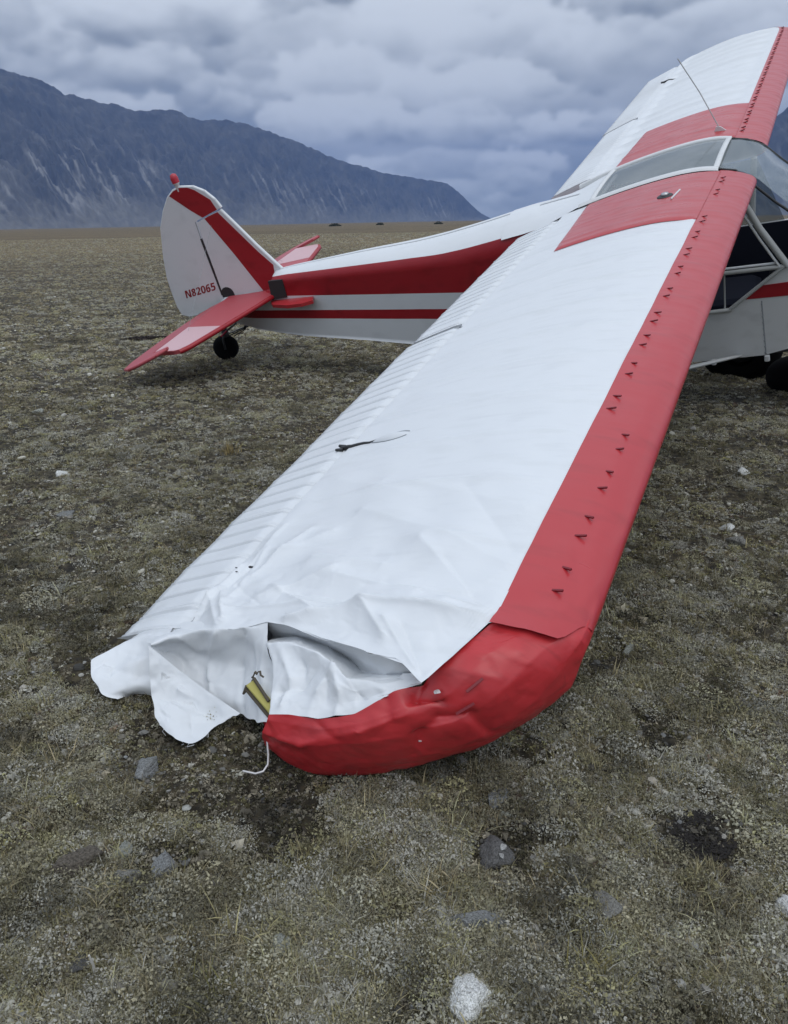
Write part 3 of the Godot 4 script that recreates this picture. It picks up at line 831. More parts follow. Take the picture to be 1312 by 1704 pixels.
func make_scatter():
	var rng := RandomNumberGenerator.new()
	rng.seed = 2024
	var kinds := [
		["gravel", [stone_small(1), stone_small(2), stone_small(3), stone_small(4)], 90000, "scatter_gravel", "loose grey gravel lying between moss and grass", "gravel"],
		["lichen", [flake_mesh(11, 16, 0.20, 0.25), flake_mesh(12, 14, 0.24, 0.3), flake_mesh(13, 18, 0.17, 0.2)], 300000, "scatter_lichen", "pale crisp lichen crumbs covering the plain", "lichen"],
		["moss", [flake_mesh(21, 22, 0.13, 0.35), flake_mesh(22, 20, 0.14, 0.3)], 130000, "scatter_moss", "olive and brown moss cushions between the stones", "moss"],
		["moss_cushion", [flake_mesh(51, 210, 0.034, 0.34), flake_mesh(52, 190, 0.036, 0.30), flake_mesh(53, 230, 0.031, 0.40)], 30000, "scatter_moss", "raised cushions of moss and lichen on the plain", "moss"],
		["dry_grass", [tuft_mesh(31, 12, 0.8), tuft_mesh(32, 10, 1.0), tuft_mesh(33, 14, 0.9)], 120000, "scatter_grass", "short dry tan and olive grass on the plain", "grass"],
	]
	for kd in kinds:
		var per: int = kd[2] / kd[1].size()
		for mi in kd[1].size():
			var places: Array[Transform3D] = []
			var tints := PackedColorArray()
			var tries := 0
			while places.size() < per and tries < per * 2:
				tries += 1
				var r := 0.75 * exp(rng.randf() * log(110.0 / 0.75))
				var az := deg_to_rad(rng.randf_range(-41, 41))
				var x := sin(az) * r + rng.randfn() * 0.1
				var z := -cos(az) * r + rng.randfn() * 0.1
				var clear := wing_clearance(x, z)
				if clear < 0.012: continue
				var a := 0.5 + 0.9 * patch_noise.get_noise_2d(x * 0.9, z * 0.9)
				var b := 0.5 + 0.9 * patch_noise.get_noise_2d(x * 0.35 + 40.0, z * 0.35)
				var far := smoothstep(4.0, 30.0, r)
				var grow := 1.0 + 0.9 * smoothstep(3.0, 12.0, r) + 2.0 * smoothstep(15.0, 80.0, r)
				var size := 1.0
				var c := Color()
				var tone := exp(rng.randfn() * lerpf(0.40, 0.24, smoothstep(2.5, 10.0, r))) * clampf(1.0 + 0.9 * patch_noise.get_noise_2d(x * 2.6 + 13.0, z * 2.6) + 0.5 * patch_noise.get_noise_2d(x * 0.6 + 77.0, z * 0.6), 0.35, 1.8)
				var pick := rng.randf()
				var yscale := 1.0
				match kd[0]:
					"gravel":
						if rng.randf() > lerpf(0.25 + 0.75 * clampf(b, 0, 1), 0.25, far): continue
						size = 0.0040 * exp(rng.randfn() * 0.5) * grow
						if rng.randf() < 0.012: size *= 2.0
						c = Color(0.297, 0.286, 0.267).lerp(Color(0.165, 0.146, 0.121), pick)
						if rng.randf() < 0.07: c = Color(0.450, 0.450, 0.453)
						yscale = rng.randf_range(0.5, 0.9)
					"lichen":
						size = 0.0135 * exp(rng.randfn() * 0.42) * grow
						c = Color(0.503, 0.433, 0.319).lerp(Color(0.235, 0.216, 0.174), pick)
						if pick > 0.92: c = Color(0.40, 0.40, 0.345)
						c = c.lerp(Color(0.460, 0.374, 0.245), 0.75 * far)
					"moss_cushion":
						if rng.randf() > lerpf(0.25 + 0.6 * clampf(a, 0, 1), 0.8, far): continue
						size = minf(0.062 * exp(rng.randfn() * 0.40), 0.13) * (1.0 + 0.6 * (grow - 1.0))
						c = Color(0.285, 0.255, 0.185).lerp(Color(0.21, 0.19, 0.115), pick)
						if pick > 0.75: c = Color(0.40, 0.385, 0.33)
						if pick < 0.10: c = Color(0.27, 0.245, 0.135)
						c = c.lerp(Color(0.54, 0.42, 0.255), far * 0.6)
						yscale = rng.randf_range(0.6, 1.1)
						if clear < 0.15: continue
					"moss":
						size = minf(0.021 * exp(rng.randfn() * 0.4), 0.04) * grow
						c = Color(0.194, 0.174, 0.083).lerp(Color(0.143, 0.112, 0.075), pick)
						if pick < 0.12: c = Color(0.225, 0.205, 0.095)
						if pick > 0.93: c = Color(0.103, 0.068, 0.051)
						c = c.lerp(Color(0.345, 0.287, 0.178), far * 0.7)
					_:
						if rng.randf() > lerpf(0.35 + 0.65 * clampf(a, 0, 1), 0.9, far): continue
						size = 0.034 * exp(rng.randfn() * 0.35) * (1.0 + 0.4 * (grow - 1.0))
						c = Color(0.383, 0.313, 0.192).lerp(Color(0.223, 0.199, 0.096), clampf(pick * 1.2 - 0.1 + 0.3 * (a - 0.5), 0, 1))
						if pick > 0.9: c = Color(0.350, 0.311, 0.222)
						c = c.lerp(Color(0.497, 0.404, 0.251), far * 0.65)
						if clear < 0.2: size *= 0.35
				# scatter darker and sparser round the torn tip
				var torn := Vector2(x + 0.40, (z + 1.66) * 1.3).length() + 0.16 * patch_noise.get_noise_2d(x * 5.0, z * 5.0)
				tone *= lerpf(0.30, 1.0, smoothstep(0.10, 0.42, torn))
				var skip := false
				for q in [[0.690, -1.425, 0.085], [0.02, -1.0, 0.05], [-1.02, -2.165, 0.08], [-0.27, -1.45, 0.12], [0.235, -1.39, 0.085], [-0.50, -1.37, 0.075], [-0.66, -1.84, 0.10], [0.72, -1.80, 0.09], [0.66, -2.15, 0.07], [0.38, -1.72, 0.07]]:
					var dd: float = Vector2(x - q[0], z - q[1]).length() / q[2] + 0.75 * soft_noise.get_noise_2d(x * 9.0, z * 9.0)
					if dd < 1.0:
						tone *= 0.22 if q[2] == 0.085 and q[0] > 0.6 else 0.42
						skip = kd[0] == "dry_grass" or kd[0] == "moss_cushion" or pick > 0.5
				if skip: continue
				if torn < 0.26 and (kd[0] == "dry_grass" or kd[0] == "moss_cushion" or pick > 0.6): continue
				var bs := Basis(Vector3.UP, rng.randf() * TAU) * Basis(Vector3(rng.randfn(), 0, rng.randfn()).normalized(), rng.randfn() * 0.25)
				bs = bs.scaled_local(Vector3(size, size * yscale, size * rng.randf_range(0.75, 1.25)))
				places.append(Transform3D(bs, Vector3(x, ground_y(x, z) - (0.002 if kd[0] != "gravel" else -size * 0.3), z)))
				var lift := 1.16 + 0.50 * smoothstep(2.2, 9.0, r)
				var most := lerpf(0.43, 0.60, smoothstep(3.0, 10.0, r))
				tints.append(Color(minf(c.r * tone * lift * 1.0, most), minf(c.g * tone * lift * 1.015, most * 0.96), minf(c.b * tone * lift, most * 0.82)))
			var mm := MultiMesh.new()
			mm.transform_format = MultiMesh.TRANSFORM_3D
			mm.use_colors = true
			mm.mesh = kd[1][mi]
			mm.instance_count = places.size()
			for k in places.size():
				mm.set_instance_transform(k, places[k])
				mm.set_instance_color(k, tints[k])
			var o := MultiMeshInstance3D.new()
			o.name = kd[0]
			o.multimesh = mm
			o.material_override = mats[kd[3]]
			add_child(o, true)
			tag(o, kd[4], kd[5], kd[0] + " over the plain", "stuff")


func stone_small(seed_: int) -> ArrayMesh:
	return stone_mesh(seed_ + 100, 0.75, 0.45, 4)


# ---------------------------------------------------------------- the plane

func foil(c: float, upper: bool) -> float:
	c = clampf(c, 0.0, 1.0)
	var t := 5.0 * 0.116 * (0.2969 * sqrt(c) - 0.126 * c - 0.3516 * c * c + 0.2843 * c * c * c - 0.1015 * pow(c, 4))
	var m := 0.037
	var y := m / 0.09 * (0.6 * c - c * c) if c < 0.3 else m / 0.49 * (0.4 + 0.6 * c - c * c)
	return y + t if upper else y - t


func torn_x(z: float) -> float:
	for k in TORN.size() - 1:
		if z <= TORN[k + 1].x:
			return lerpf(TORN[k].y, TORN[k + 1].y, clampf((z - TORN[k].x) / (TORN[k + 1].x - TORN[k].x), 0, 1))
	return TORN[-1].y


func dent(x: float, z: float) -> float:
	var d := 0.0
	var p := Vector2(x, z)
	for c in creases:
		var a := Vector2(c[0], c[1])
		var ab := Vector2(c[2], c[3]) - a
		var t := (p - a).dot(ab) / ab.length_squared()
		if t < -0.4 or t > 1.4: continue
		var q := a + ab * clampf(t, 0, 1)
		var r = p.distance_to(q) / c[5]
		if r < 5.0: d += c[4] * exp(-r) * (1.0 if t > 0 and t < 1 else 0.8)
	# slack cloth towards the broken tip
	var loose := smoothstep(3.3, 4.6, x)
	d += loose * 0.014 * soft_noise.get_noise_2d(x * 3.0 + z * 1.2, z * 2.2 - x * 0.6)
	d += smoothstep(4.2, 4.65, x) * 0.010 * (facet_noise.get_noise_2d(x * 0.7 + 0.05 * soft_noise.get_noise_2d(x * 9.0, z * 9.0), z * 0.5) + 0.6)
	return d


# a point on the skin: s = 1 right wing, -1 left wing; x out along the span, c = 0..1 along the chord
func skin(s: float, x: float, c: float, upper: bool) -> Vector3:
	var z0 := 0.0
	var z1 := CHORD
	if s < 0 and x > 4.5:
		var w := pow(maxf(1.0 - pow(clampf((x - 4.5) / 0.87, 0, 1), 2.3), 0.0), 1.0 / 2.3)
		z0 = 0.92 * (1.0 - w)
		z1 = CHORD - 0.62 * (1.0 - w)
	var long := z1 - z0
	var z := z0 + long * c
	var y := (x - ROOT) * (0.043 if s > 0 else 0.004) - 0.064 * z + maxf(long, 0.05) * foil(c, upper)
	if upper:
		var hold := smoothstep(0.12, 0.2, c) * (1.0 - smoothstep(0.70, 0.77, c) * (0.5 if s > 0 else 1.0))
		var bay := absf(sin(PI * (x - ROOT) / 0.305))
		y -= (0.0070 if s > 0 else 0.030) * hold * pow(bay, 0.4)
		y += (0.0036 if s > 0 else 0.006) * exp(-bay * bay * 110.0) * hold
	return Vector3(s * x, y, z)


func wing(side: float, plane: Node3D) -> MeshInstance3D:
	var right := side > 0
	var tip := 5.37
	# white fabric of the upper side
	var nx := 430 if right else 200
	var nz := 120 if right else 44
	var pts := PackedVector3Array()
	for i in nx:
		var t := float(i) / (nx - 1)
		t = 1.0 - pow(1.0 - t, 1.3)
		for j in nz:
			var c := lerpf(0.125, 0.7695, float(j) / (nz - 1))
			var x := lerpf(0.385, tip, t)
			if right: x = lerpf(0.385, 4.40, t / 0.84) if t < 0.84 else lerpf(4.40, torn_x(c * CHORD), (t - 0.84) / 0.16)
			var p := skin(side, x, c, true)
			if right:
				var fade := 1.0 - 0.6 * smoothstep(0.985, 1.0, t)
				p.y += dent(x, c * CHORD) * fade * smoothstep(0.125, 0.15, c)
			pts.append(p)
	var w := sheet("wing", pts, nx, nz, "white_dope", plane)
	w.set_meta("label", "right wing with crushed tip lying on the ground" if right else "left wing raised into the sky")
	# underside
	pts = PackedVector3Array()
	nx = 60
	nz = 20
	for i in nx:
		for j in nz:
			var x := lerpf(0.385, 4.62 if right else tip, float(i) / (nx - 1))
			pts.append(skin(side, x, lerpf(0.02, 0.7725, float(j) / (nz - 1)), false))
	sheet("wing_underside", pts, nx, nz, "white_dope", w)
	# red leading edge, bent round from under the nose to the paint line on top
	pts = PackedVector3Array()
	nx = 170 if right else 90
	nz = 30
	for i in nx:
		var t := float(i) / (nx - 1)
		for j in nz:
			var g := float(j) / (nz - 1) * 2.0 - 0.75
			var c := 0.1262 * pow(maxf(g, 0.0) / 1.25, 2.0) if g > 0 else 0.1262 * pow(-g / 1.25, 2.0)
			var x := lerpf(0.375, (4.655 - 0.030 * (1.0 - c / 0.126) - 0.085 * (1.0 - smoothstep(0.004, 0.035, c)) if g > 0 else 4.54 - 0.06 * minf(1.0, -g * 3.0)) if right else tip, t)
			var p := skin(side, x, c, g > 0)
			if right:
				p.y += 0.003 * soft_noise.get_noise_2d(x * 2.3, g * 1.5) + 0.004 * smoothstep(3.9, 4.6, x) * soft_noise.get_noise_2d(x * 6.0, g * 3.0)
				p.y += 0.010 * smoothstep(4.60, 4.655, x) * smoothstep(0.0, 0.5, g)
			if g > 0: p.y += 0.0022
			pts.append(p)
	sheet("leading_edge", pts, nx, nz, "red_dope", w)
	# red tank cover let into the root
	pts = PackedVector3Array()
	nx = 40
	nz = 40
	for i in nx:
		for j in nz:
			var x := lerpf(0.388, 1.405 if right else 1.36, float(i) / (nx - 1))
			var zz := lerpf(0.1985, lerpf(1.055, 0.995, float(i) / (nx - 1)), float(j) / (nz - 1))
			var p := skin(side, x, zz / CHORD, true)
			var rim := minf(minf(i, nx - 1 - i), minf(j, nz - 1 - j))
			p.y += -0.004 if rim < 1 and j > 0 else 0.0055
			p.y += (0.0070 if right else 0.030) * pow(absf(sin(PI * (x - ROOT) / 0.305)), 0.4) * smoothstep(0.12, 0.2, zz / CHORD) + (0.0 if right or j == 0 else 0.004)
			pts.append(p)
	sheet("tank_cover", pts, nx, nz, "red_dope", w)
	var cap_at := skin(side, 0.89, 0.447 / CHORD, true)
	var cap := start()
	var lean := Basis(Vector3.RIGHT, 0.02)
	lathe(cap, [Vector2(0.046, -0.004), Vector2(0.046, 0.010), Vector2(0.040, 0.014), Vector2(0.026, 0.014), Vector2(0.024, 0.020), Vector2(0.0, 0.022)], cap_at + Vector3(0, 0.004, 0), lean)
	var fc := done("fuel_cap", cap, "black_metal", w)
	var cap2 := start()
	lathe(cap2, [Vector2(0.022, 0.018), Vector2(0.020, 0.026), Vector2(0.0, 0.027)], cap_at + Vector3(0, 0.006, 0), lean)
	done("cap_lid", cap2, "steel", w)
	if right:
		var vent := start()
		tube(vent, [skin(1, 0.995, 0.395 / CHORD, true) + Vector3(0, 0.012, 0), skin(1, 0.80, 0.377 / CHORD, true) + Vector3(0, 0.014, 0)], 0.006, 6)
		done("fuel_vent", vent, "white_metal", w)
	# flap and aileron: closed metal tails with stiffening beads, cut free by a narrow gap
	tail_panel("flap", side, 0.47, 2.295, 1.248, 1.575, w)
	tail_panel("aileron", side, 2.335, 4.69 if right else 4.62, 1.248, 1.60, w)
	# dark sheet under the gap before flap and aileron, painting its shade
	pts = PackedVector3Array()
	for i in 40:
		var x := lerpf(0.47, 4.66 if right else 4.6, i / 39.0)
		for q in [1.218, 1.262]:
			pts.append(skin(side, x, q / CHORD, true) + Vector3(0, -0.016, 0))
	sheet("hinge_gap_shade", pts, 40, 2, "seam_grey", w)
	# streamlined cover over the aileron cable and the slot behind it
	var at_x := 3.59 if right else 3.83
	pts = PackedVector3Array()
	for i in 17:
		var f := float(i) / 16
		for j in 9:
			var g := float(j) / 8 * 2 - 1
			var half := 0.030 * pow(sin(PI * pow(f, 0.75)), 0.8) + 0.0005
			var zz := lerpf(0.93, 1.13, f)
			var p := skin(side, at_x + g * half, zz / CHORD, true)
			p.y += 0.016 * (1.0 - g * g) * sin(PI * f) - 0.001 + (dent(at_x, zz) if right else 0.0)
			pts.append(p)
	sheet("cable_fairing", pts, 17, 9, "grey_fabric", w)
	for q in [-1.0, 1.0]:
		var rim := []
		for i in 11:
			var f := lerpf(0.06, 0.94, i / 10.0)
			var half := 0.030 * pow(sin(PI * pow(f, 0.75)), 0.8) + 0.001
			var zz := lerpf(0.93, 1.13, f)
			rim.append(skin(side, at_x + q * half, zz / CHORD, true) + Vector3(0, 0.0015 + (dent(at_x, zz) if right else 0.0), 0))
		bar("fairing_edge", rim, 0.0018, "seam_grey", w)
	if right:
		# a hole and scuffs where the cloth was pricked
		for q in [[4.397, 1.171, 0.012], [4.43, 1.205, 0.006], [4.415, 1.215, 0.005], [2.36, 1.225, 0.010]]:
			var hole := put("fabric_hole", stone_mesh(81, 0.25, 0.7, 8), "torn_shade_dark", w)
			hole.position = skin(1, q[0], q[1] / CHORD, true) + Vector3(0, dent(q[0], q[1]) + 0.001, 0)
			hole.scale = Vector3(0.6, 1.0, 1.5) * q[2]
	var slot := start()
	var line := []
	for k in 7:
		var zz := lerpf(1.10, 1.275, k / 6.0)
		line.append(skin(side, at_x + 0.004 * sin(k * 2.0), zz / CHORD, true) + Vector3(0, 0.002 + (dent(at_x, minf(zz, 1.23)) if right else 0.0), 0))
	tube(slot, line, 0.004, 6, 0.010)
	for q in [-1, 1]:
		tube(slot, [line[-1] + Vector3(0.012 * q, 0.002, -0.012), line[-1] + Vector3(0.016 * q, 0.004, 0.020)], 0.008, 6, 0.006)
	done("control_cable", slot, "black_metal", w)
	# vortex generators: toed-in pairs of little blades behind the leading edge
	var st := start()
	box(st, Vector3(0, 0.0018, 0), Vector3(0.0060, 0.0048, 0.048))
	st.generate_normals()
	var blade := st.commit()
	var spots := []
	if right:
		for p in [0.60, 0.875, 1.40, 1.665, 1.93, 2.19, 2.47, 2.745, 2.98, 3.235, 3.50]: spots.append([p, 0.172])
		for p in [3.737, 3.961, 4.20, 4.433]: spots.append([p, 0.099])
	else:
		var x := 0.60
		while x < 4.7:
			spots.append([x, 0.178])
			x += 0.225
	for s in spots:
		for q in [-1, 1]:
			var o := put("vortex_generator", blade, "vg_red", w)
			o.position = skin(side, s[0] + q * 0.046, s[1] / CHORD, true) + Vector3(0, 0.001, 0)
			o.rotation = Vector3(0.16, side * (q * 0.16 - 0.28), 0)
			if not right: o.scale = Vector3(2.2, 1.2, 1.0)
	return w


func tail_panel(called: String, side: float, xa: float, xb: float, za: float, zb: float, w: Node):
	var nx := int((xb - xa) / (0.0030 if side > 0 else 0.0115))
	var nz := 22
	var pts := PackedVector3Array()
	for i in nx:
		var x := lerpf(xa, xb, float(i) / (nx - 1))
		for j in nz:
			var g := float(j) / (nz - 1) * 2.0 - 1.0     # -1 top front edge, 0 trailing edge, 1 bottom front edge
			var z := lerpf(zb, za, absf(g))
			var p := skin(side, x, z / CHORD, g < 0)
			if g < 0:
				var b := absf(fposmod((x - xa) / 0.092, 1.0) - 0.5) * 0.092
				p.y += (0.0065 * maxf(0.0, 1.0 - b / 0.006) - 0.0085 * maxf(0.0, 1.0 - absf(b - 0.010) / 0.0055)) * smoothstep(0.04, 0.12, 1.0 + g) * smoothstep(0.02, 0.10, -g)
				p.y += 0.002
				if side > 0:
					p.y += smoothstep(3.6, 4.7, x) * 0.010 * soft_noise.get_noise_2d(x * 2.0, z * 2.0)
					p.y += dent(x, 1.235) * 0.5 * smoothstep(0.5, 1.0, -g)
				if g == -1.0: p.y -= 0.014
			if side > 0: p.z += 0.012 * soft_noise.get_noise_2d(x * 1.3, 4.0) * (1.0 - absf(g)) * smoothstep(2.6, 3.6, x)
			pts.append(p)
	var o := sheet(called, pts, nx, nz, "white_dope", w)
	for e in [xa, xb]:
		var st := start()
		st.set_smooth_group(-1)
		for k in 10:
			var z := lerpf(za, zb, k / 10.0)
			var z2 := lerpf(za, zb, (k + 1) / 10.0)
			quad(st, skin(side, e, z / CHORD, true), skin(side, e, z2 / CHORD, true), skin(side, e, z2 / CHORD, false), skin(side, e, z / CHORD, false))
		done("end_rib", st, "white_dope", w)


# lets a hanging sheet swell and wave, most at its free lower edge
func billow(pts: PackedVector3Array, nu: int, nv: int, amount: float, freq: float) -> PackedVector3Array:
	var out := PackedVector3Array()
	for i in nu:
		for j in nv:
			var q := pts[i * nv + j] * freq
			var loose := smoothstep(0.05, 0.5, float(j) / nv)
			out.append(pts[i * nv + j] + Vector3(soft_noise.get_noise_3dv(q), 0.6 * soft_noise.get_noise_3dv(q + Vector3(7, 1, 3)), soft_noise.get_noise_3dv(q + Vector3(2, 9, 4))) * amount * loose)
	return out


func torn_tip(w: Node):
	# the red bow: the leading edge carried round the tip, dented, torn off at its end
	var net: Array = net_bow.duplicate(true)
	var inner := []
	for k in 5:
		var c: float = [0.124, 0.075, 0.030, 0.006, 0.002][k]
		var q := skin(1, 4.625 - 0.012 * k, c, k < 4)
		net[0][k] = q + Vector3(0, -0.002 if k < 2 else 0.0, 0)
		inner.append(skin(1, 4.42, c, k < 4) + (Vector3(0, -0.006, 0.006) if k < 3 else Vector3(0, 0.001, -0.0025)))
	net.push_front(inner)
	for c in net.size():
		var last: Vector3 = net[c][-1]
		net[c].append(last + Vector3(-0.055, 0.004, 0.035))
		net[c].append(last + Vector3(-0.120, 0.050, 0.075))
	var p := net_points(net, 150, 100, 0.55)
	p = press(crumple(p, 150, 100, 0.0060, 7.5), 150, 100, bow_creases)
	sheet("tip_bow", p, 150, 100, "red_tip", w).set_meta("label", "dented red wing tip bow torn at its end")
	for c in 5:
		net_fold[c][1] = net_fold[c][1] + Vector3(-0.030, -0.035, 0.020)
		net_fold[c][2] = net_fold[c][2] + Vector3(0.008, 0.006, 0.0)
	var curl := []
	for q in net_fold[0]: curl.append(q + Vector3(-0.045, -0.040, 0.030))
	net_fold[0] = net_fold[0].duplicate()
	net_fold.push_front(curl)
	p = press(net_points(net_fold, 120, 110, 0.75), 120, 110, fold_creases)
	sheet("tip_fabric", crumple(p, 120, 110, 0.0050, 11.0), 120, 110, "white_dope", w).set_meta("label", "folded white fabric over the crushed tip")
	for c in net_sheet.size():
		var z: float = [1.405, 1.285, 1.135, 0.99, 0.90, 0.865][c]
		net_sheet[c].push_front(skin(1, torn_x(z) - 0.004, z / CHORD, true) + Vector3(0, -0.004, 0))
		net_sheet[c].push_front(skin(1, torn_x(z) - 0.05, z / CHORD, true) + Vector3(0, -0.009, 0))
	for c in [2, 3]:
		var z: float = [0, 0, 1.47, 1.31][c]
		net_corner[c].push_front(skin(1, torn_x(z) - 0.03, z / CHORD, true) + Vector3(0, -0.012, 0))
	net_corner[0].push_front(net_corner[0][0] + Vector3(-0.01, -0.012, 0))
	net_corner[1].push_front(net_corner[1][0] + Vector3(-0.02, -0.012, 0))
	p = net_points(net_sheet, 90, 60)
	p = billow(p, 90, 60, 0.016, 7.0)
	sheet("tip_fabric", press(crumple(p, 90, 60, 0.0065, 10.0), 90, 60, sheet_creases), 90, 60, "grey_fabric", w).set_meta("label", "slack grey sheet of fabric hanging under the fold")
	p = net_points(net_flap, 70, 60, 0.2)
	p = billow(p, 70, 60, 0.014, 9.0)
	sheet("tip_fabric", press(crumple(p, 70, 60, 0.006, 9.0), 70, 60, flap_creases), 70, 60, "grey_fabric", w).set_meta("label", "lowest hanging flap of torn fabric")
	# where the hem of the hanging flap lies, for its loose threads
	var hung := press(crumple(p, 70, 60, 0.006, 9.0), 70, 60, flap_creases)
	p = net_points(net_corner, 50, 50)
	p = billow(p, 50, 50, 0.010, 9.0)
	sheet("tip_fabric", press(crumple(p, 50, 50, 0.005, 8.0), 50, 50, corner_creases), 50, 50, "white_dope", w).set_meta("label", "outer trailing corner of torn fabric")
	# split wood of the tip bow showing through the hole
	var st := start()
	var a := Vector3(4.862, 0.188, 0.842)
	var b := Vector3(4.915, 0.168, 0.742)
	var dir := (b - a).normalized()
	var bs := Basis(dir, Vector3.UP.cross(dir).normalized().cross(dir) * -1.0, Vector3.UP.cross(dir).normalized()).orthonormalized()
	bevel(st, (a + b) * 0.5, Vector3(0.125, 0.012, 0.026), 0.002, bs)
	done("broken_spar", st, "primer_yellow", w)
	st = start()
	bevel(st, (a + b) * 0.5 + Vector3(0.012, -0.010, 0.012), Vector3(0.12, 0.008, 0.010), 0.002, bs)
	var loop := []
	for k in 15:
		var an := lerpf(-2.6, 1.3, k / 14.0)
		loop.append(Vector3(4.850, 0.196, 0.823) + Vector3(-0.010, 0.020, 0.0) * cos(an) * (1.0 + 0.25 * sin(k * 1.9)) + Vector3(0.0, 0.004, -0.020) * sin(an) * (1.0 + 0.2 * cos(k * 2.3)))
	tube(st, loop, 0.006, 7, 0.0025, 0.45)
	tube(st, [a + Vector3(0.006, -0.004, 0.010), a + Vector3(0.020, -0.020, 0.024)], 0.008, 6, 0.003)
	done("torn_strap", st, "old_wood", w)
	bar("splinter", [Vector3(4.850, 0.200, 0.835), Vector3(4.880, 0.192, 0.790), Vector3(4.900, 0.182, 0.760)], 0.0045, "old_wood", w)
	st = start()
	var wire := [Vector3(4.975, 0.120, 0.745), Vector3(5.0, 0.099, 0.734), Vector3(5.016, 0.081, 0.733), Vector3(5.036, 0.078, 0.736), Vector3(5.048, 0.080, 0.752), Vector3(5.054, 0.088, 0.785)]
	tube(st, wire, 0.0028, 6)
	done("loose_wire", st, "bare_metal", w)
	# frayed threads along the torn hem
	for k in [0, 3, 4, 7]:
		var from: Vector3 = hung[(6 + k * 6) * 60 + 59]
		bar("frayed_thread", [from, from + Vector3(0.004 + 0.004 * sin(k * 2.0), -0.006, 0.006 * cos(k * 3.0)), from + Vector3(0.006 + 0.010 * sin(k * 1.3), -0.012 - 0.008 * cos(k * 2.2), 0.014 * sin(k * 2.7))], 0.0007, "grey_fabric", w)
	# paint chipped off the bow
	var chip := stone_mesh(71, 0.4, 0.6, 6)
	for q in [[4.905, 0.148, 0.414, 0.010], [4.900, 0.150, 0.374, 0.006], [4.893, 0.126, 0.335, 0.007], [4.842, 0.251, 0.276, 0.013], [4.885, 0.176, 0.352, 0.005]]:
		var o := put("paint_chip", chip, "bare_metal", w)
		o.position = Vector3(q[0], q[1], q[2])
		o.scale = Vector3.ONE * q[3] * 0.8
	# blades still standing on the bow
	st = start()
	box(st, Vector3(0, 0.0018, 0), Vector3(0.0060, 0.0048, 0.048))
	st.generate_normals()
	var blade := st.commit()
	for q in [[4.800, 0.242, 0.200, 0.9, 0.6], [4.843, 0.208, 0.216, 0.7, 0.8]]:
		var o := put("vortex_generator", blade, "vg_red", w)
		o.position = Vector3(q[0], q[1], q[2])
		o.rotation = Vector3(0.2, q[3], -q[4])


# widths and heights of the fuselage behind the cabin: z, half width, top, upper longeron, bottom
const SECTIONS := [[1.03, 0.350, 0.030, -0.06, -1.14], [1.6, 0.330, -0.015, -0.13, -1.07], [2.2, 0.300, -0.085, -0.195, -0.985], [2.6, 0.268, -0.115, -0.205, -0.93], [3.2, 0.222, -0.125, -0.205, -0.85], [3.9, 0.165, -0.148, -0.205, -0.765], [4.08, 0.150, -0.160, -0.212, -0.735], [4.15, 0.144, -0.315, -0.330, -0.722], [4.45, 0.12, -0.340, -0.350, -0.66], [4.84, 0.05, -0.345, -0.355, -0.56]]

func section(z: float) -> Array:
	for k in SECTIONS.size() - 1:
		if z <= SECTIONS[k + 1][0] or k == SECTIONS.size() - 2:
			var f := clampf((z - SECTIONS[k][0]) / (SECTIONS[k + 1][0] - SECTIONS[k][0]), 0, 1)
			var out := []
			for q in range(1, 5):
				out.append(lerpf(SECTIONS[k][q], SECTIONS[k + 1][q], f) if k > 3 else cubic_interpolate(SECTIONS[k][q], SECTIONS[k + 1][q], SECTIONS[maxi(k - 1, 0)][q], SECTIONS[mini(k + 2, SECTIONS.size() - 1)][q], f))
			return out
	return []


func band(z: float, k: int) -> float:
	# heights of the paint lines on the side
	match k:
		0: return section(z)[2] + 0.028
		1: return -0.362 - 0.073 * (3.93 - z)
		2: return -0.483 - 0.0715 * (4.21 - z)
	return -0.549 - 0.076 * (4.4 - z)


func side_x(z: float, y: float) -> float:
	var s := section(z)
	if y >= s[2]:
		var f := clampf((y - s[2]) / (s[1] - s[2]), 0, 1)
		return s[0] * pow(1.0 - pow(f, 1.0), 1.0 / 2.2)
	return s[0] * (1.0 - 0.04 * clampf((s[2] - y) / (s[2] - s[3]), 0, 1))


func fuselage(plane: Node3D) -> MeshInstance3D:
	var nz := 160
	var mesh := ArrayMesh.new()
	var made := [[], []]
	for s in [1.0, -1.0]:
		# rows of heights, top to bottom, split at the paint lines
		for part in 5:
			var pts := PackedVector3Array()
			var rows := 14 if part == 0 else 7
			for i in nz:
				var z := lerpf(1.03, 4.84, float(i) / (nz - 1))
				var c := section(z)
				for j in rows:
					var f := float(j) / (rows - 1)
					if part == 0:
						var y0 := band(z, 0)
						var full: float = side_x(z, y0)
						var x := full * sin(f * PI * 0.5)
						# along the arch of the deck
						var yy: float = c[2] + (c[1] - c[2]) * (1.0 - pow(x / c[0], 2.2))
						pts.append(Vector3(s * x, yy, z))
					else:
						var a: float = band(z, part - 1)
						var b: float = band(z, part) if part < 4 else c[3]
						a = maxf(a, c[3] + 0.004 * (4 - part))
						b = maxf(b, c[3])
						var y := lerpf(a, b, f)
						pts.append(Vector3(s * side_x(z, y), y, z))
			made[1 if part == 1 or part == 3 else 0].append([pts, rows])
	# flat belly
	var belly := PackedVector3Array()
	for i in nz:
		var z := lerpf(1.03, 4.84, float(i) / (nz - 1))
		var c := section(z)
		for j in 5:
			var f := j / 4.0 * 2.0 - 1.0
			belly.append(Vector3(f * side_x(z, c[3]), c[3] - 0.012 * (1.0 - f * f), z))
	made[0].append([belly, 5])
	for color in 2:
		var st := start()
		var base := 0
		for m in made[color]:
			base = sheet_to(st, m[0], nz, m[1], base)
		st.generate_normals()
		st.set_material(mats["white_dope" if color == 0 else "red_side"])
		st.commit(mesh)
	return put("fuselage", mesh, null, plane)


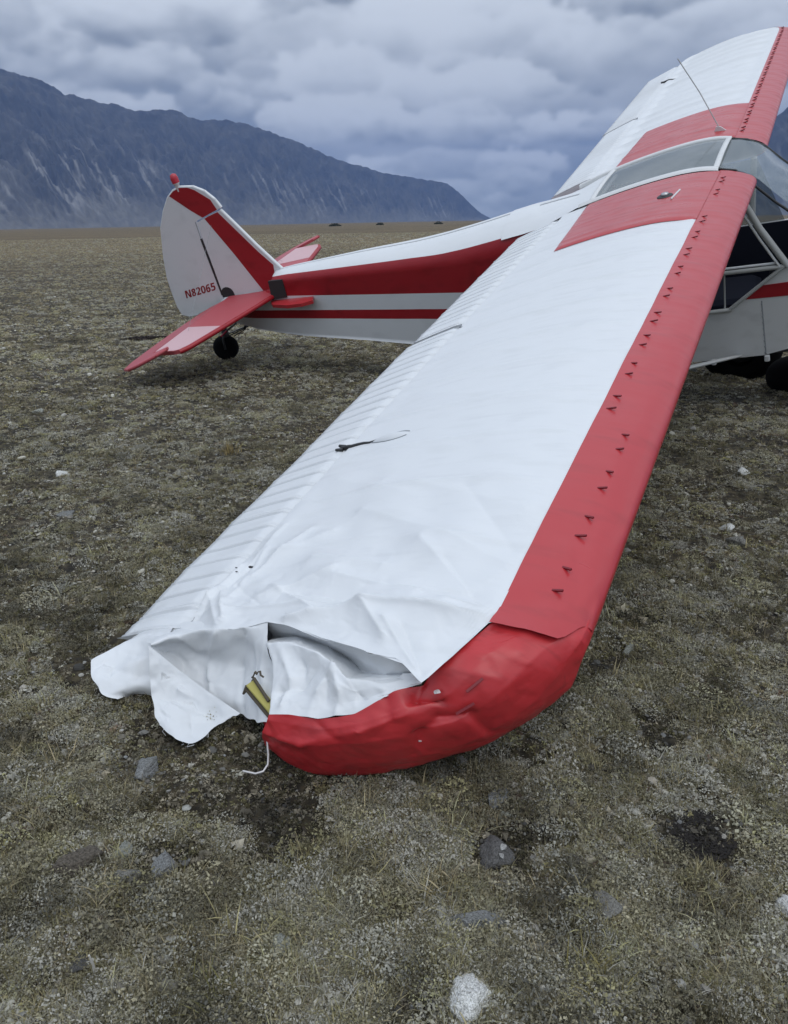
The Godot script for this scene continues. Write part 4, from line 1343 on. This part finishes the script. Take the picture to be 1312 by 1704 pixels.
func wall_plate(called: String, outline: Array, x: float, thick: float, m: String, parent: Node) -> MeshInstance3D:
	var st := start()
	plate(st, outline, Vector3(x, 0, 0), Vector3(0, 0, 1), Vector3(0, 1, 0), Vector3(thick, 0, 0))
	return done(called, st, m, parent)


func bar(called: String, path: Array, r: float, m: String, parent: Node) -> MeshInstance3D:
	var st := start()
	tube(st, path, r, 10)
	return done(called, st, m, parent)


func make_cabin(plane: Node3D):
	var cab := Node3D.new()
	cab.name = "cabin"
	plane.add_child(cab)
	# right wall below the windows, cut away for the open door
	var right := [Vector2(-0.60, -0.50), Vector2(-0.15, -0.557), Vector2(0.20, -0.828), Vector2(0.86, -0.85), Vector2(0.92, -0.55), Vector2(1.04, -0.45), Vector2(1.04, -1.14), Vector2(0.46, -1.213), Vector2(0.0, -1.195), Vector2(-0.16, -1.157), Vector2(-0.60, -1.02)]
	wall_plate("side_panel", right, 0.348, 0.024, "white_metal", cab)
	wall_plate("side_panel", [Vector2(0.92, -0.55), Vector2(0.86, -0.08), Vector2(1.04, -0.06), Vector2(1.04, -0.45)], 0.348, 0.024, "white_metal", cab)
	wall_plate("red_stripe", [Vector2(-0.60, -0.665), Vector2(0.010, -0.682), Vector2(0.118, -0.768), Vector2(-0.60, -0.775)], 0.3605, 0.006, "red_side", cab)
	# left wall with its window
	wall_plate("side_panel", [Vector2(-0.60, -0.50), Vector2(1.04, -0.50), Vector2(1.04, -1.14), Vector2(0.46, -1.213), Vector2(0.0, -1.195), Vector2(-0.16, -1.157), Vector2(-0.60, -1.02)], -0.348, 0.024, "white_metal", cab)
	wall_plate("side_window", [Vector2(-0.10, -0.50), Vector2(0.28, -0.50), Vector2(0.28, -0.05), Vector2(0.06, -0.05)], -0.350, 0.004, "plexiglass", cab)
	wall_plate("side_lining", [Vector2(0.28, -0.502), Vector2(1.04, -0.502), Vector2(1.04, -0.06), Vector2(0.28, -0.05)], -0.345, 0.02, "navy_cloth", cab)
	wall_plate("side_lining", [Vector2(-0.50, -1.02), Vector2(1.04, -1.13), Vector2(1.04, -0.50), Vector2(-0.50, -0.50)], -0.326, 0.012, "navy_cloth", cab)
	wall_plate("rear_bulkhead", [Vector2(-0.34, -0.05), Vector2(0.34, -0.05), Vector2(0.34, -1.12), Vector2(-0.34, -1.12)], 0, 0.01, "navy_cloth", cab).rotation.y = PI / 2
	cab.get_child(cab.get_child_count() - 1).position = Vector3(0, 0, 1.06)
	var st := start()
	bevel(st, Vector3(0, -1.175, 0.25), Vector3(0.70, 0.03, 1.66), 0.006)
	done("cabin_floor", st, "black_metal", cab)
	# door posts, sill and edges of the open door
	bar("window_post", [Vector3(0.362, -0.050, 0.115), Vector3(0.364, -0.30, -0.005), Vector3(0.366, -0.57, -0.165)], 0.021, "tube_grey", cab)
	bar("door_frame", [Vector3(0.372, -0.135, 0.115), Vector3(0.372, -0.36, 0.0), Vector3(0.374, -0.562, -0.115)], 0.0085, "white_metal", cab)
	bar("window_sill", [Vector3(0.368, -0.566, -0.14), Vector3(0.368, -0.560, 0.92)], 0.015, "tube_grey", cab)
	bar("window_sill", [Vector3(0.362, -0.540, -0.10), Vector3(0.362, -0.534, 0.90)], 0.008, "grey_fabric", cab)
	bar("door_frame", [Vector3(0.370, -0.560, -0.145), Vector3(0.370, -0.826, 0.20)], 0.013, "tube_grey", cab)
	bar("door_frame", [Vector3(0.370, -0.830, 0.19), Vector3(0.370, -0.848, 0.86)], 0.013, "tube_grey", cab)
	bar("frame_tube", [Vector3(0.335, -0.56, 0.225), Vector3(0.335, -0.83, 0.235)], 0.006, "tube_grey", cab)
	for k in 9:
		st = start()
		lathe(st, [Vector2(0.006, 0), Vector2(0.005, 0.003), Vector2(0, 0.004)], Vector3(0.360, -0.815 - 0.045 * k, 0.0 - 0.0015 * k), Basis(Vector3(0, 0, 1), -PI / 2), 8)
		done("rivet", st, "seam_grey", cab)
	wall_plate("panel_seam", [Vector2(-0.004, -0.79), Vector2(0.004, -0.79), Vector2(-0.011, -1.19), Vector2(-0.019, -1.19)], 0.3602, 0.0016, "seam_grey", cab)
	# seats, panel, stick
	for s in [[0.30, -0.85], [0.88, -0.82]]:
		st = start()
		bevel(st, Vector3(0, s[1] - 0.02, s[0] - 0.02), Vector3(0.46, 0.10, 0.46), 0.03)
		bevel(st, Vector3(0, s[1] + 0.26, s[0] + 0.20), Vector3(0.44, 0.55, 0.09), 0.03, Basis(Vector3.RIGHT, -0.18))
		done("seat", st, "navy_cloth", cab)
	st = start()
	bevel(st, Vector3(0, -0.40, -0.44), Vector3(0.62, 0.24, 0.05), 0.012)
	bevel(st, Vector3(0, -0.27, -0.40), Vector3(0.60, 0.025, 0.16), 0.008)
	bevel(st, Vector3(0.16, -0.235, -0.34), Vector3(0.11, 0.09, 0.06), 0.01)
	bevel(st, Vector3(-0.05, -0.23, -0.30), Vector3(0.10, 0.11, 0.05), 0.01)
	done("instrument_panel", st, "black_metal", cab)
	bar("control_stick", [Vector3(0, -1.15, 0.05), Vector3(0, -0.85, 0.0), Vector3(0, -0.72, -0.04)], 0.012, "black_metal", cab)
	# tubes that carry the wings through the roof
	for z in [0.24, 1.02]:
		bar("cross_tube", [Vector3(-0.36, skin(1, ROOT, z / CHORD, true).y - 0.03, z), Vector3(0.36, skin(1, ROOT, z / CHORD, true).y - 0.03, z)], 0.016, "tube_grey", cab)
	# skylight between the wing roots
	var pts := PackedVector3Array()
	for i in 24:
		for j in 9:
			var z := lerpf(0.236, 1.02, i / 23.0)
			var x := (j / 8.0 * 2 - 1) * 0.335
			pts.append(Vector3(x, skin(1, ROOT, z / CHORD, true).y + 0.006 + 0.012 * (1.0 - pow(x / 0.335, 2)), z))
	sheet("skylight", pts, 24, 9, "plexiglass", cab)
	for i in 2:
		var p := []
		for k in 9:
			var x := (k / 8.0 * 2 - 1) * 0.345
			p.append(Vector3(x, skin(1, ROOT, (0.232 if i == 0 else 1.03) / CHORD, true).y + 0.010 + 0.012 * (1.0 - pow(x / 0.335, 2)), 0.232 if i == 0 else 1.03))
		var bead := start()
		tube(bead, p, 0.020, 8, -1.0, 0.35)
		done("skylight_strip", bead, "white_metal", cab)
	# windscreen, one bent pane from the roof strip down to the cowling
	var prof := [Vector2(0.225, 0.112), Vector2(0.12, 0.085), Vector2(0.01, 0.022), Vector2(-0.10, -0.095), Vector2(-0.22, -0.205), Vector2(-0.45, -0.335), Vector2(-0.72, -0.455)]
	pts = PackedVector3Array()
	for i in 31:
		var f := i / 30.0 * 6.0
		var k := mini(int(f), 5)
		var q: Vector2 = prof[k].cubic_interpolate(prof[k + 1], prof[maxi(k - 1, 0)], prof[mini(k + 2, 6)], f - k)
		for j in 17:
			var g := j / 16.0 * 2 - 1
			pts.append(Vector3(g * 0.352, q.y + 0.030 * (1.0 - g * g) * smoothstep(0.25, -0.2, q.x), q.x - 0.12 * (1.0 - g * g) * smoothstep(0.1, -0.6, q.x)))
	sheet("windscreen", pts, 31, 17, "plexiglass", cab)
	for s in [1.0, -1.0]:
		var edge := []
		for q in prof:
			edge.append(Vector3(s * 0.355, q.y - (0.055 if s > 0 and q.x < 0.1 else 0.0), q.x))
		bar("windscreen_frame", edge, 0.008, "black_metal", cab)
		# white root strip between skylight and wing, with the dark gap behind it
		var strip := PackedVector3Array()
		for i in 30:
			var z := lerpf(0.215, 1.30 if s < 0 else 1.12, i / 29.0)
			for q in [[0.328, -0.012], [0.330, 0.010], [0.340, 0.016], [0.378, 0.014], [0.392, 0.004]]:
				var p := skin(s, ROOT, z / CHORD, true)
				strip.append(Vector3(s * q[0], p.y + q[1], z))
		sheet("root_fairing", strip, 30, 5, "white_metal", cab)
	# fabric deck from the skylight back to the fuselage
	pts = PackedVector3Array()
	for i in 20:
		var z := lerpf(1.025, 1.75, i / 19.0)
		var c := section(z)
		for j in 15:
			var g := j / 14.0 * 2 - 1
			var y: float = c[2] + (c[1] - c[2]) * (1.0 - pow(absf(g) * 0.93, 2.2)) + 0.004
			y = lerpf(skin(1, ROOT, z / CHORD, true).y + 0.012 * (1 - g * g), y, smoothstep(1.05, 1.6, z))
			pts.append(Vector3(g * c[0] * 0.955, y, z))
	sheet("roof_deck", pts, 20, 15, "white_dope", cab)
	# whip aerial on its bracket over the left root
	st = start()
	plate(st, [Vector2(0, -0.01), Vector2(0.10, -0.01), Vector2(0.05, 0.035), Vector2(0.02, 0.040)], Vector3(-0.56, 0.124, 0.36), Vector3(0, 0, -1), Vector3(0, 1, 0), Vector3(0.012, 0, 0))
	done("aerial_bracket", st, "white_metal", cab)
	bar("whip_aerial", [Vector3(-0.56, 0.155, 0.32), Vector3(-0.62, 0.40, 0.44), Vector3(-0.66, 0.64, 0.574)], 0.0036, "tube_grey", cab)


func make_nose(plane: Node3D):
	# cowling: boxy sections drawn forward from the firewall
	var secs := [[-0.56, 0.350, -0.46, -1.06], [-0.80, 0.345, -0.47, -1.06], [-1.10, 0.325, -0.50, -1.05], [-1.32, 0.29, -0.54, -1.02], [-1.42, 0.20, -0.60, -0.95]]
	var pts := PackedVector3Array()
	for s in secs:
		for k in 33:
			var a := TAU * k / 32.0
			var cx := signf(cos(a)) * pow(absf(cos(a)), 0.6)
			var cy := signf(sin(a)) * pow(absf(sin(a)), 0.6)
			pts.append(Vector3(cx * s[1], lerpf(s[3], s[2], cy * 0.5 + 0.5), s[0]))
	sheet("engine_cowling", pts, secs.size(), 33, "white_metal", plane)
	var st := start()
	lathe(st, [Vector2(0.0, 0.20), Vector2(0.06, 0.17), Vector2(0.11, 0.08), Vector2(0.125, 0.0), Vector2(0.20, -0.03)], Vector3(0, -0.76, -1.44), Basis(Vector3.RIGHT, -PI / 2))
	done("spinner", st, "red_dope", plane)
	for s in [1.0, -1.0]:
		st = start()
		var tips := PackedVector3Array()
		for i in 14:
			var r := lerpf(0.08, 0.98, i / 13.0)
			var wdt := 0.085 * sin(PI * clampf(0.25 + 0.68 * i / 13.0, 0, 1))
			var tw := lerpf(0.7, 0.25, i / 13.0)
			for j in 8:
				var a := TAU * j / 7.0
				tips.append(Vector3(s * (r * 0.35 + 0.0) + sin(a) * 0.0, -0.76 + s * r * 0.93, -1.50) + Vector3(cos(a) * wdt * cos(tw) * 0.93, -s * cos(a) * wdt * 0.35 * 0.0, cos(a) * wdt * sin(tw) + sin(a) * 0.010))
		sheet("propeller_blade", tips, 14, 8, "black_metal", plane)


func make_undercarriage(plane: Node3D):
	# left main wheel, still standing under the belly
	var hub := Vector3(-0.92, -1.72, 0.30)
	bar("gear_leg", [Vector3(-0.33, -1.14, 0.02), hub + Vector3(0.1, 0, 0)], 0.022, "tube_grey", plane)
	bar("gear_leg", [Vector3(-0.33, -1.10, 0.72), hub + Vector3(0.1, 0, 0)], 0.020, "tube_grey", plane)
	var st := start()
	var prof := []
	for k in 21:
		var a := PI * (k / 20.0) 
		prof.append(Vector2(0.13 + 0.215 * pow(sin(a), 0.7), cos(a) * 0.15))
	lathe(st, prof, hub, Basis(Vector3(0, 0, 1), PI / 2), 36)
	var tyre := done("main_wheel", st, "black_rubber", plane)
	st = start()
	lathe(st, [Vector2(0.0, 0.09), Vector2(0.06, 0.09), Vector2(0.07, 0.05), Vector2(0.135, 0.05), Vector2(0.14, -0.05), Vector2(0.07, -0.05), Vector2(0.0, -0.09)], hub, Basis(Vector3(0, 0, 1), PI / 2), 24)
	done("wheel_hub", st, "steel", tyre)
	# unseen right wheel, added flat and black to fill out the belly shadow
	var shade_wheel_at := Vector3(-0.47, -1.76, -0.27)
	var lie := Basis(Vector3(0, 0, 1), 0.45) * Basis(Vector3.RIGHT, 0.2)
	st = start()
	lathe(st, prof, shade_wheel_at, lie, 36)
	var tyre2 := done("main_wheel", st, "black_rubber", plane)
	tyre2.set_meta("label", "black right wheel added under the belly to fill in its deep shadow")
	st = start()
	lathe(st, [Vector2(0.0, 0.10), Vector2(0.06, 0.10), Vector2(0.07, 0.06), Vector2(0.135, 0.05), Vector2(0.14, -0.05), Vector2(0.0, -0.09)], shade_wheel_at, lie, 24)
	done("wheel_hub", st, "black_metal", tyre2)
	# lift struts under the wings
	for s in [1.0, -1.0]:
		for q in [[0.30, 0.16], [1.12, 0.80]]:
			st = start()
			var top := skin(s, 3.05, q[0] / CHORD, false)
			tube(st, [top, Vector3(s * 0.375, -1.18, q[1])], 0.026, 12, -1.0, 0.42, Vector3(0, 0.9, 0.0))
			done("lift_strut", st, "tube_grey", plane)
	# belly fittings
	for z in [0.33, -0.02]:
		st = start()
		bevel(st, Vector3(0.352, -1.222, z), Vector3(0.03, 0.05, 0.035), 0.006)
		done("strut_fitting", st, "white_metal", plane)


func make_tail(plane: Node3D):
	var O := Vector3.ZERO
	var U := Vector3(0, 0, 1)
	var V := Vector3(0, 1, 0)
	# fin
	var fin := [Vector2(4.02, -0.15), Vector2(4.20, 0.085), Vector2(4.36, 0.325), Vector2(4.445, 0.450), Vector2(4.60, 0.425), Vector2(4.752, 0.392), Vector2(4.80, -0.30), Vector2(4.74, -0.36), Vector2(4.10, -0.34)]
	var st := start()
	plate(st, fin, O, U, V, Vector3(0.030, 0, 0))
	var f := done("tail_fin", st, "white_dope", plane)
	st = start()
	plate(st, [Vector2(4.085, -0.105), Vector2(4.20, 0.040), Vector2(4.40, 0.335), Vector2(4.475, 0.444), Vector2(4.600, 0.424), Vector2(4.648, 0.412), Vector2(4.47, 0.045), Vector2(4.305, -0.330), Vector2(4.14, -0.330)], O, U, V, Vector3(0.034, 0, 0))
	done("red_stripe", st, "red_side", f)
	st = start()
	tube(st, [Vector3(0, -0.16, 4.015), Vector3(0, 0.085, 4.195), Vector3(0, 0.325, 4.355), Vector3(0, 0.452, 4.443)], 0.0175, 10)
	done("leading_tube", st, "white_dope", f)
	# rudder with its balance horn over the fin
	var rud := [Vector2(4.425, 0.472), Vector2(4.462, 0.550), Vector2(4.54, 0.636), Vector2(4.642, 0.692), Vector2(4.792, 0.716), Vector2(4.880, 0.700), Vector2(4.97, 0.655), Vector2(5.09, 0.550), Vector2(5.209, 0.407), Vector2(5.338, 0.130), Vector2(5.405, -0.06), Vector2(5.432, -0.234), Vector2(5.442, -0.36), Vector2(5.425, -0.445), Vector2(5.340, -0.472), Vector2(5.231, -0.468), Vector2(4.83, -0.372), Vector2(4.815, -0.30), Vector2(4.770, 0.404)]
	st = start()
	plate(st, rud, O, U, V, Vector3(0.028, 0, 0))
	var r := done("rudder", st, "white_dope", plane)
	st = start()
	plate(st, [Vector2(4.47, 0.464), Vector2(4.50, 0.560), Vector2(4.633, 0.668), Vector2(4.70, 0.702), Vector2(4.792, 0.716), Vector2(4.880, 0.700), Vector2(4.945, 0.668), Vector2(4.775, 0.512), Vector2(4.665, 0.424)], O, U, V, Vector3(0.032, 0, 0))
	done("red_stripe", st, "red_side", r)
	st = start()
	for k in rud.size():
		if k >= 15: continue
		tube(st, [Vector3(0, rud[k].y, rud[k].x), Vector3(0, rud[k + 1].y, rud[k + 1].x)], 0.016, 8)
	done("edge_tube", st, "white_dope", r)
	bar("hinge_gap_shade", [Vector3(0.012, 0.245, 4.785), Vector3(0.012, -0.31, 4.812)], 0.011, "torn_shade_dark", r)  # dark strip painted in for the shade of the rudder gap
	bar("seam", [Vector3(0.0135, 0.40, 4.772), Vector3(0.0135, 0.245, 4.785)], 0.004, "seam_grey", r)
	# registration painted low on the rudder
	for s in [1.0, -1.0]:
		var t := TextMesh.new()
		t.text = "N82065"
		var sf := SystemFont.new()
		sf.font_names = PackedStringArray(["Droid Sans"])
		sf.font_weight = 700
		t.font = sf
		t.font_size = 32
		t.pixel_size = 0.01
		t.depth = 0.02
		t.curve_step = 1.0
		var o := put("registration_number", t, "letter_red", r)
		var bb := t.get_aabb()
		var wide := 0.415 / bb.size.x
		var tall := 0.078 / bb.size.y
		var run = (Vector3(0, -0.215, 4.858) - Vector3(0, -0.252, 5.270)).normalized() * s
		var slant := Vector3(0, 1, -0.22 * s)
		o.transform = Transform3D(Basis(run * wide, slant * tall, Vector3(s, 0, 0) * 0.12), Vector3(s * 0.0147, -0.2335, 5.065))
	# dark plates painting the shade inside the trim yoke cut-out and tailplane slot
	st = start()
	var half := [Vector2(4.66, -0.335)]
	for k in 9:
		half.append(Vector2(4.735 - 0.075 * cos(PI * k / 8.0), -0.300 + 0.062 * sin(PI * k / 8.0)))
	half.append(Vector2(4.81, -0.335))
	plate(st, half, O, U, V, Vector3(0.038, 0, 0))
	done("elevator_horn_opening_shade", st, "torn_shade_dark", f)
	for s in [1.0, -1.0]:
		st = start()
		plate(st, [Vector2(3.93, -0.205), Vector2(4.09, -0.200), Vector2(4.12, -0.375), Vector2(3.95, -0.372)], Vector3(s * 0.158, 0, 0), U, V, Vector3(0.026, 0, 0))
		done("trim_slot_shade", st, "torn_shade_dark", plane)
	# tailplane halves and drooped elevators with balance horns
	for s in [1.0, -1.0]:
		var y := -0.343
		var outline := [Vector2(0.03, 4.08), Vector2(0.40, 4.155), Vector2(0.85, 4.265), Vector2(1.16, 4.352), Vector2(1.235, 4.40), Vector2(1.25, 4.45), Vector2(1.225, 4.692), Vector2(0.03, 4.722)]
		st = start()
		plate(st, outline, Vector3(0, y, 0), Vector3(s, 0, 0), U, Vector3(0, 0.034, 0))
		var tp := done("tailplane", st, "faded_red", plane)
		st = start()
		tube(st, [Vector3(s * 0.03, y - 0.004, 4.078), Vector3(s * 0.40, y - 0.004, 4.153), Vector3(s * 0.85, y - 0.004, 4.263), Vector3(s * 1.16, y - 0.004, 4.350), Vector3(s * 1.235, y - 0.004, 4.40)], 0.020, 10)
		done("leading_tube", st, "red_side", tp)
		st = start()
		plate(st, [Vector2(0.80, 4.259), Vector2(1.155, 4.356), Vector2(1.228, 4.404), Vector2(1.243, 4.45), Vector2(1.220, 4.688), Vector2(0.73, 4.698)], Vector3(0, y + 0.002, 0), Vector3(s, 0, 0), U, Vector3(0, 0.0345, 0))
		done("pale_panel", st, "faded_pink", tp)
		var droop := Basis(Vector3.RIGHT, 0.24)
		var el := [Vector2(0.09, 4.735), Vector2(1.245, 4.707), Vector2(1.275, 4.47), Vector2(1.33, 4.425), Vector2(1.40, 4.50), Vector2(1.445, 4.68), Vector2(1.43, 4.86), Vector2(1.34, 5.02), Vector2(1.15, 5.115), Vector2(0.80, 5.14), Vector2(0.40, 5.11), Vector2(0.18, 5.04), Vector2(0.09, 4.93)]
		var piv := Vector3(0, y, 4.715)
		st = start()
		var moved := []
		for q in el: moved.append(Vector2(q.x, q.y - 4.715))
		plate(st, moved, piv, Vector3(s, 0, 0), droop * U, droop * Vector3(0, 0.026, 0))
		var e := done("elevator", st, "faded_red", plane)
		st = start()
		for k in range(2, moved.size() - 1):
			tube(st, [piv + Vector3(s * moved[k].x, 0, 0) + droop * U * moved[k].y, piv + Vector3(s * moved[k + 1].x, 0, 0) + droop * U * moved[k + 1].y], 0.0145, 8)
		done("edge_tube", st, "faded_red", e)
		bar("tail_brace_wire", [Vector3(s * 0.85, y, 4.62), Vector3(0, 0.36, 4.60)], 0.0012, "seam_grey", tp)
		bar("tail_brace_wire", [Vector3(s * 0.85, y, 4.62), Vector3(0, -0.62, 4.62)], 0.0012, "seam_grey", tp)
		# small red strake ahead of the tailplane
		st = start()
		plate(st, [Vector2(0.17, 3.66), Vector2(0.285, 3.60), Vector2(0.33, 3.70), Vector2(0.325, 3.86), Vector2(0.25, 4.08), Vector2(0.12, 4.18), Vector2(0.12, 3.90)], Vector3(0, -0.405, 0), Vector3(s, 0, 0), U, Vector3(0, 0.030, 0))
		done("tail_strake", st, "red_dope", plane)
	# beacon on top
	st = start()
	lathe(st, [Vector2(0.018, -0.03), Vector2(0.022, 0.03), Vector2(0.030, 0.035), Vector2(0.030, 0.045)], Vector3(0, 0.715, 4.815), Basis(), 14)
	var bc := done("beacon", st, "white_metal", r)
	st = start()
	lathe(st, [Vector2(0.034, 0.045), Vector2(0.036, 0.085), Vector2(0.028, 0.118), Vector2(0.0, 0.130)], Vector3(0, 0.715, 4.815), Basis(), 14)
	done("beacon_lens", st, "lamp_red", r)
	# tail wheel on its leaf springs
	var sp := start()
	for k in 3:
		tube(sp, [Vector3(0, -0.625 - 0.012 * k, 4.50 + 0.1 * k), Vector3(0, -0.665 - 0.012 * k, 4.72), Vector3(0, -0.725 - 0.008 * k, 5.0 - 0.06 * k)], 0.022, 8, -1.0, 0.25)
	done("tail_spring", sp, "black_metal", plane)
	var turn := Basis(Vector3.UP, 0.55)
	var hub := Vector3(0.0, -0.855, 5.06)
	st = start()
	var prof := []
	for k in 17:
		var a := PI * k / 16.0
		prof.append(Vector2(0.02 + 0.112 * pow(sin(a), 0.6), cos(a) * 0.055))
	lathe(st, prof, hub, turn * Basis(Vector3(0, 0, 1), PI / 2), 26)
	var tw := done("tail_wheel", st, "black_rubber", plane)
	st = start()
	for s in [1.0, -1.0]:
		tube(st, [Vector3(0, -0.70, 4.99), hub + turn * Vector3(s * 0.068, 0.11, -0.02), hub + turn * Vector3(s * 0.068, 0, 0)], 0.012, 8)
	lathe(st, [Vector2(0.035, -0.04), Vector2(0.035, 0.05), Vector2(0.0, 0.06)], Vector3(0, -0.70, 4.99), Basis(), 12)
	tube(st, [Vector3(-0.10, -0.64, 4.86), Vector3(0.10, -0.64, 4.86)], 0.010, 8)
	done("wheel_fork", st, "black_metal", tw)
	bar("steering_spring", [Vector3(0.09, -0.64, 4.86), Vector3(0.06, -0.71, 5.0)], 0.010, "lamp_red", tw)


func make_airplane():
	var plane := Node3D.new()
	plane.name = "airplane"
	plane.transform = Transform3D(plane_basis, PLANE_AT)
	add_child(plane)
	tag(plane, "crashed red and white high wing bush plane, its right wing tip crushed on the ground", "airplane")
	var right := wing(1.0, plane)
	torn_tip(right)
	wing(-1.0, plane)
	fuselage(plane)
	make_cabin(plane)
	make_nose(plane)
	make_undercarriage(plane)
	make_tail(plane)
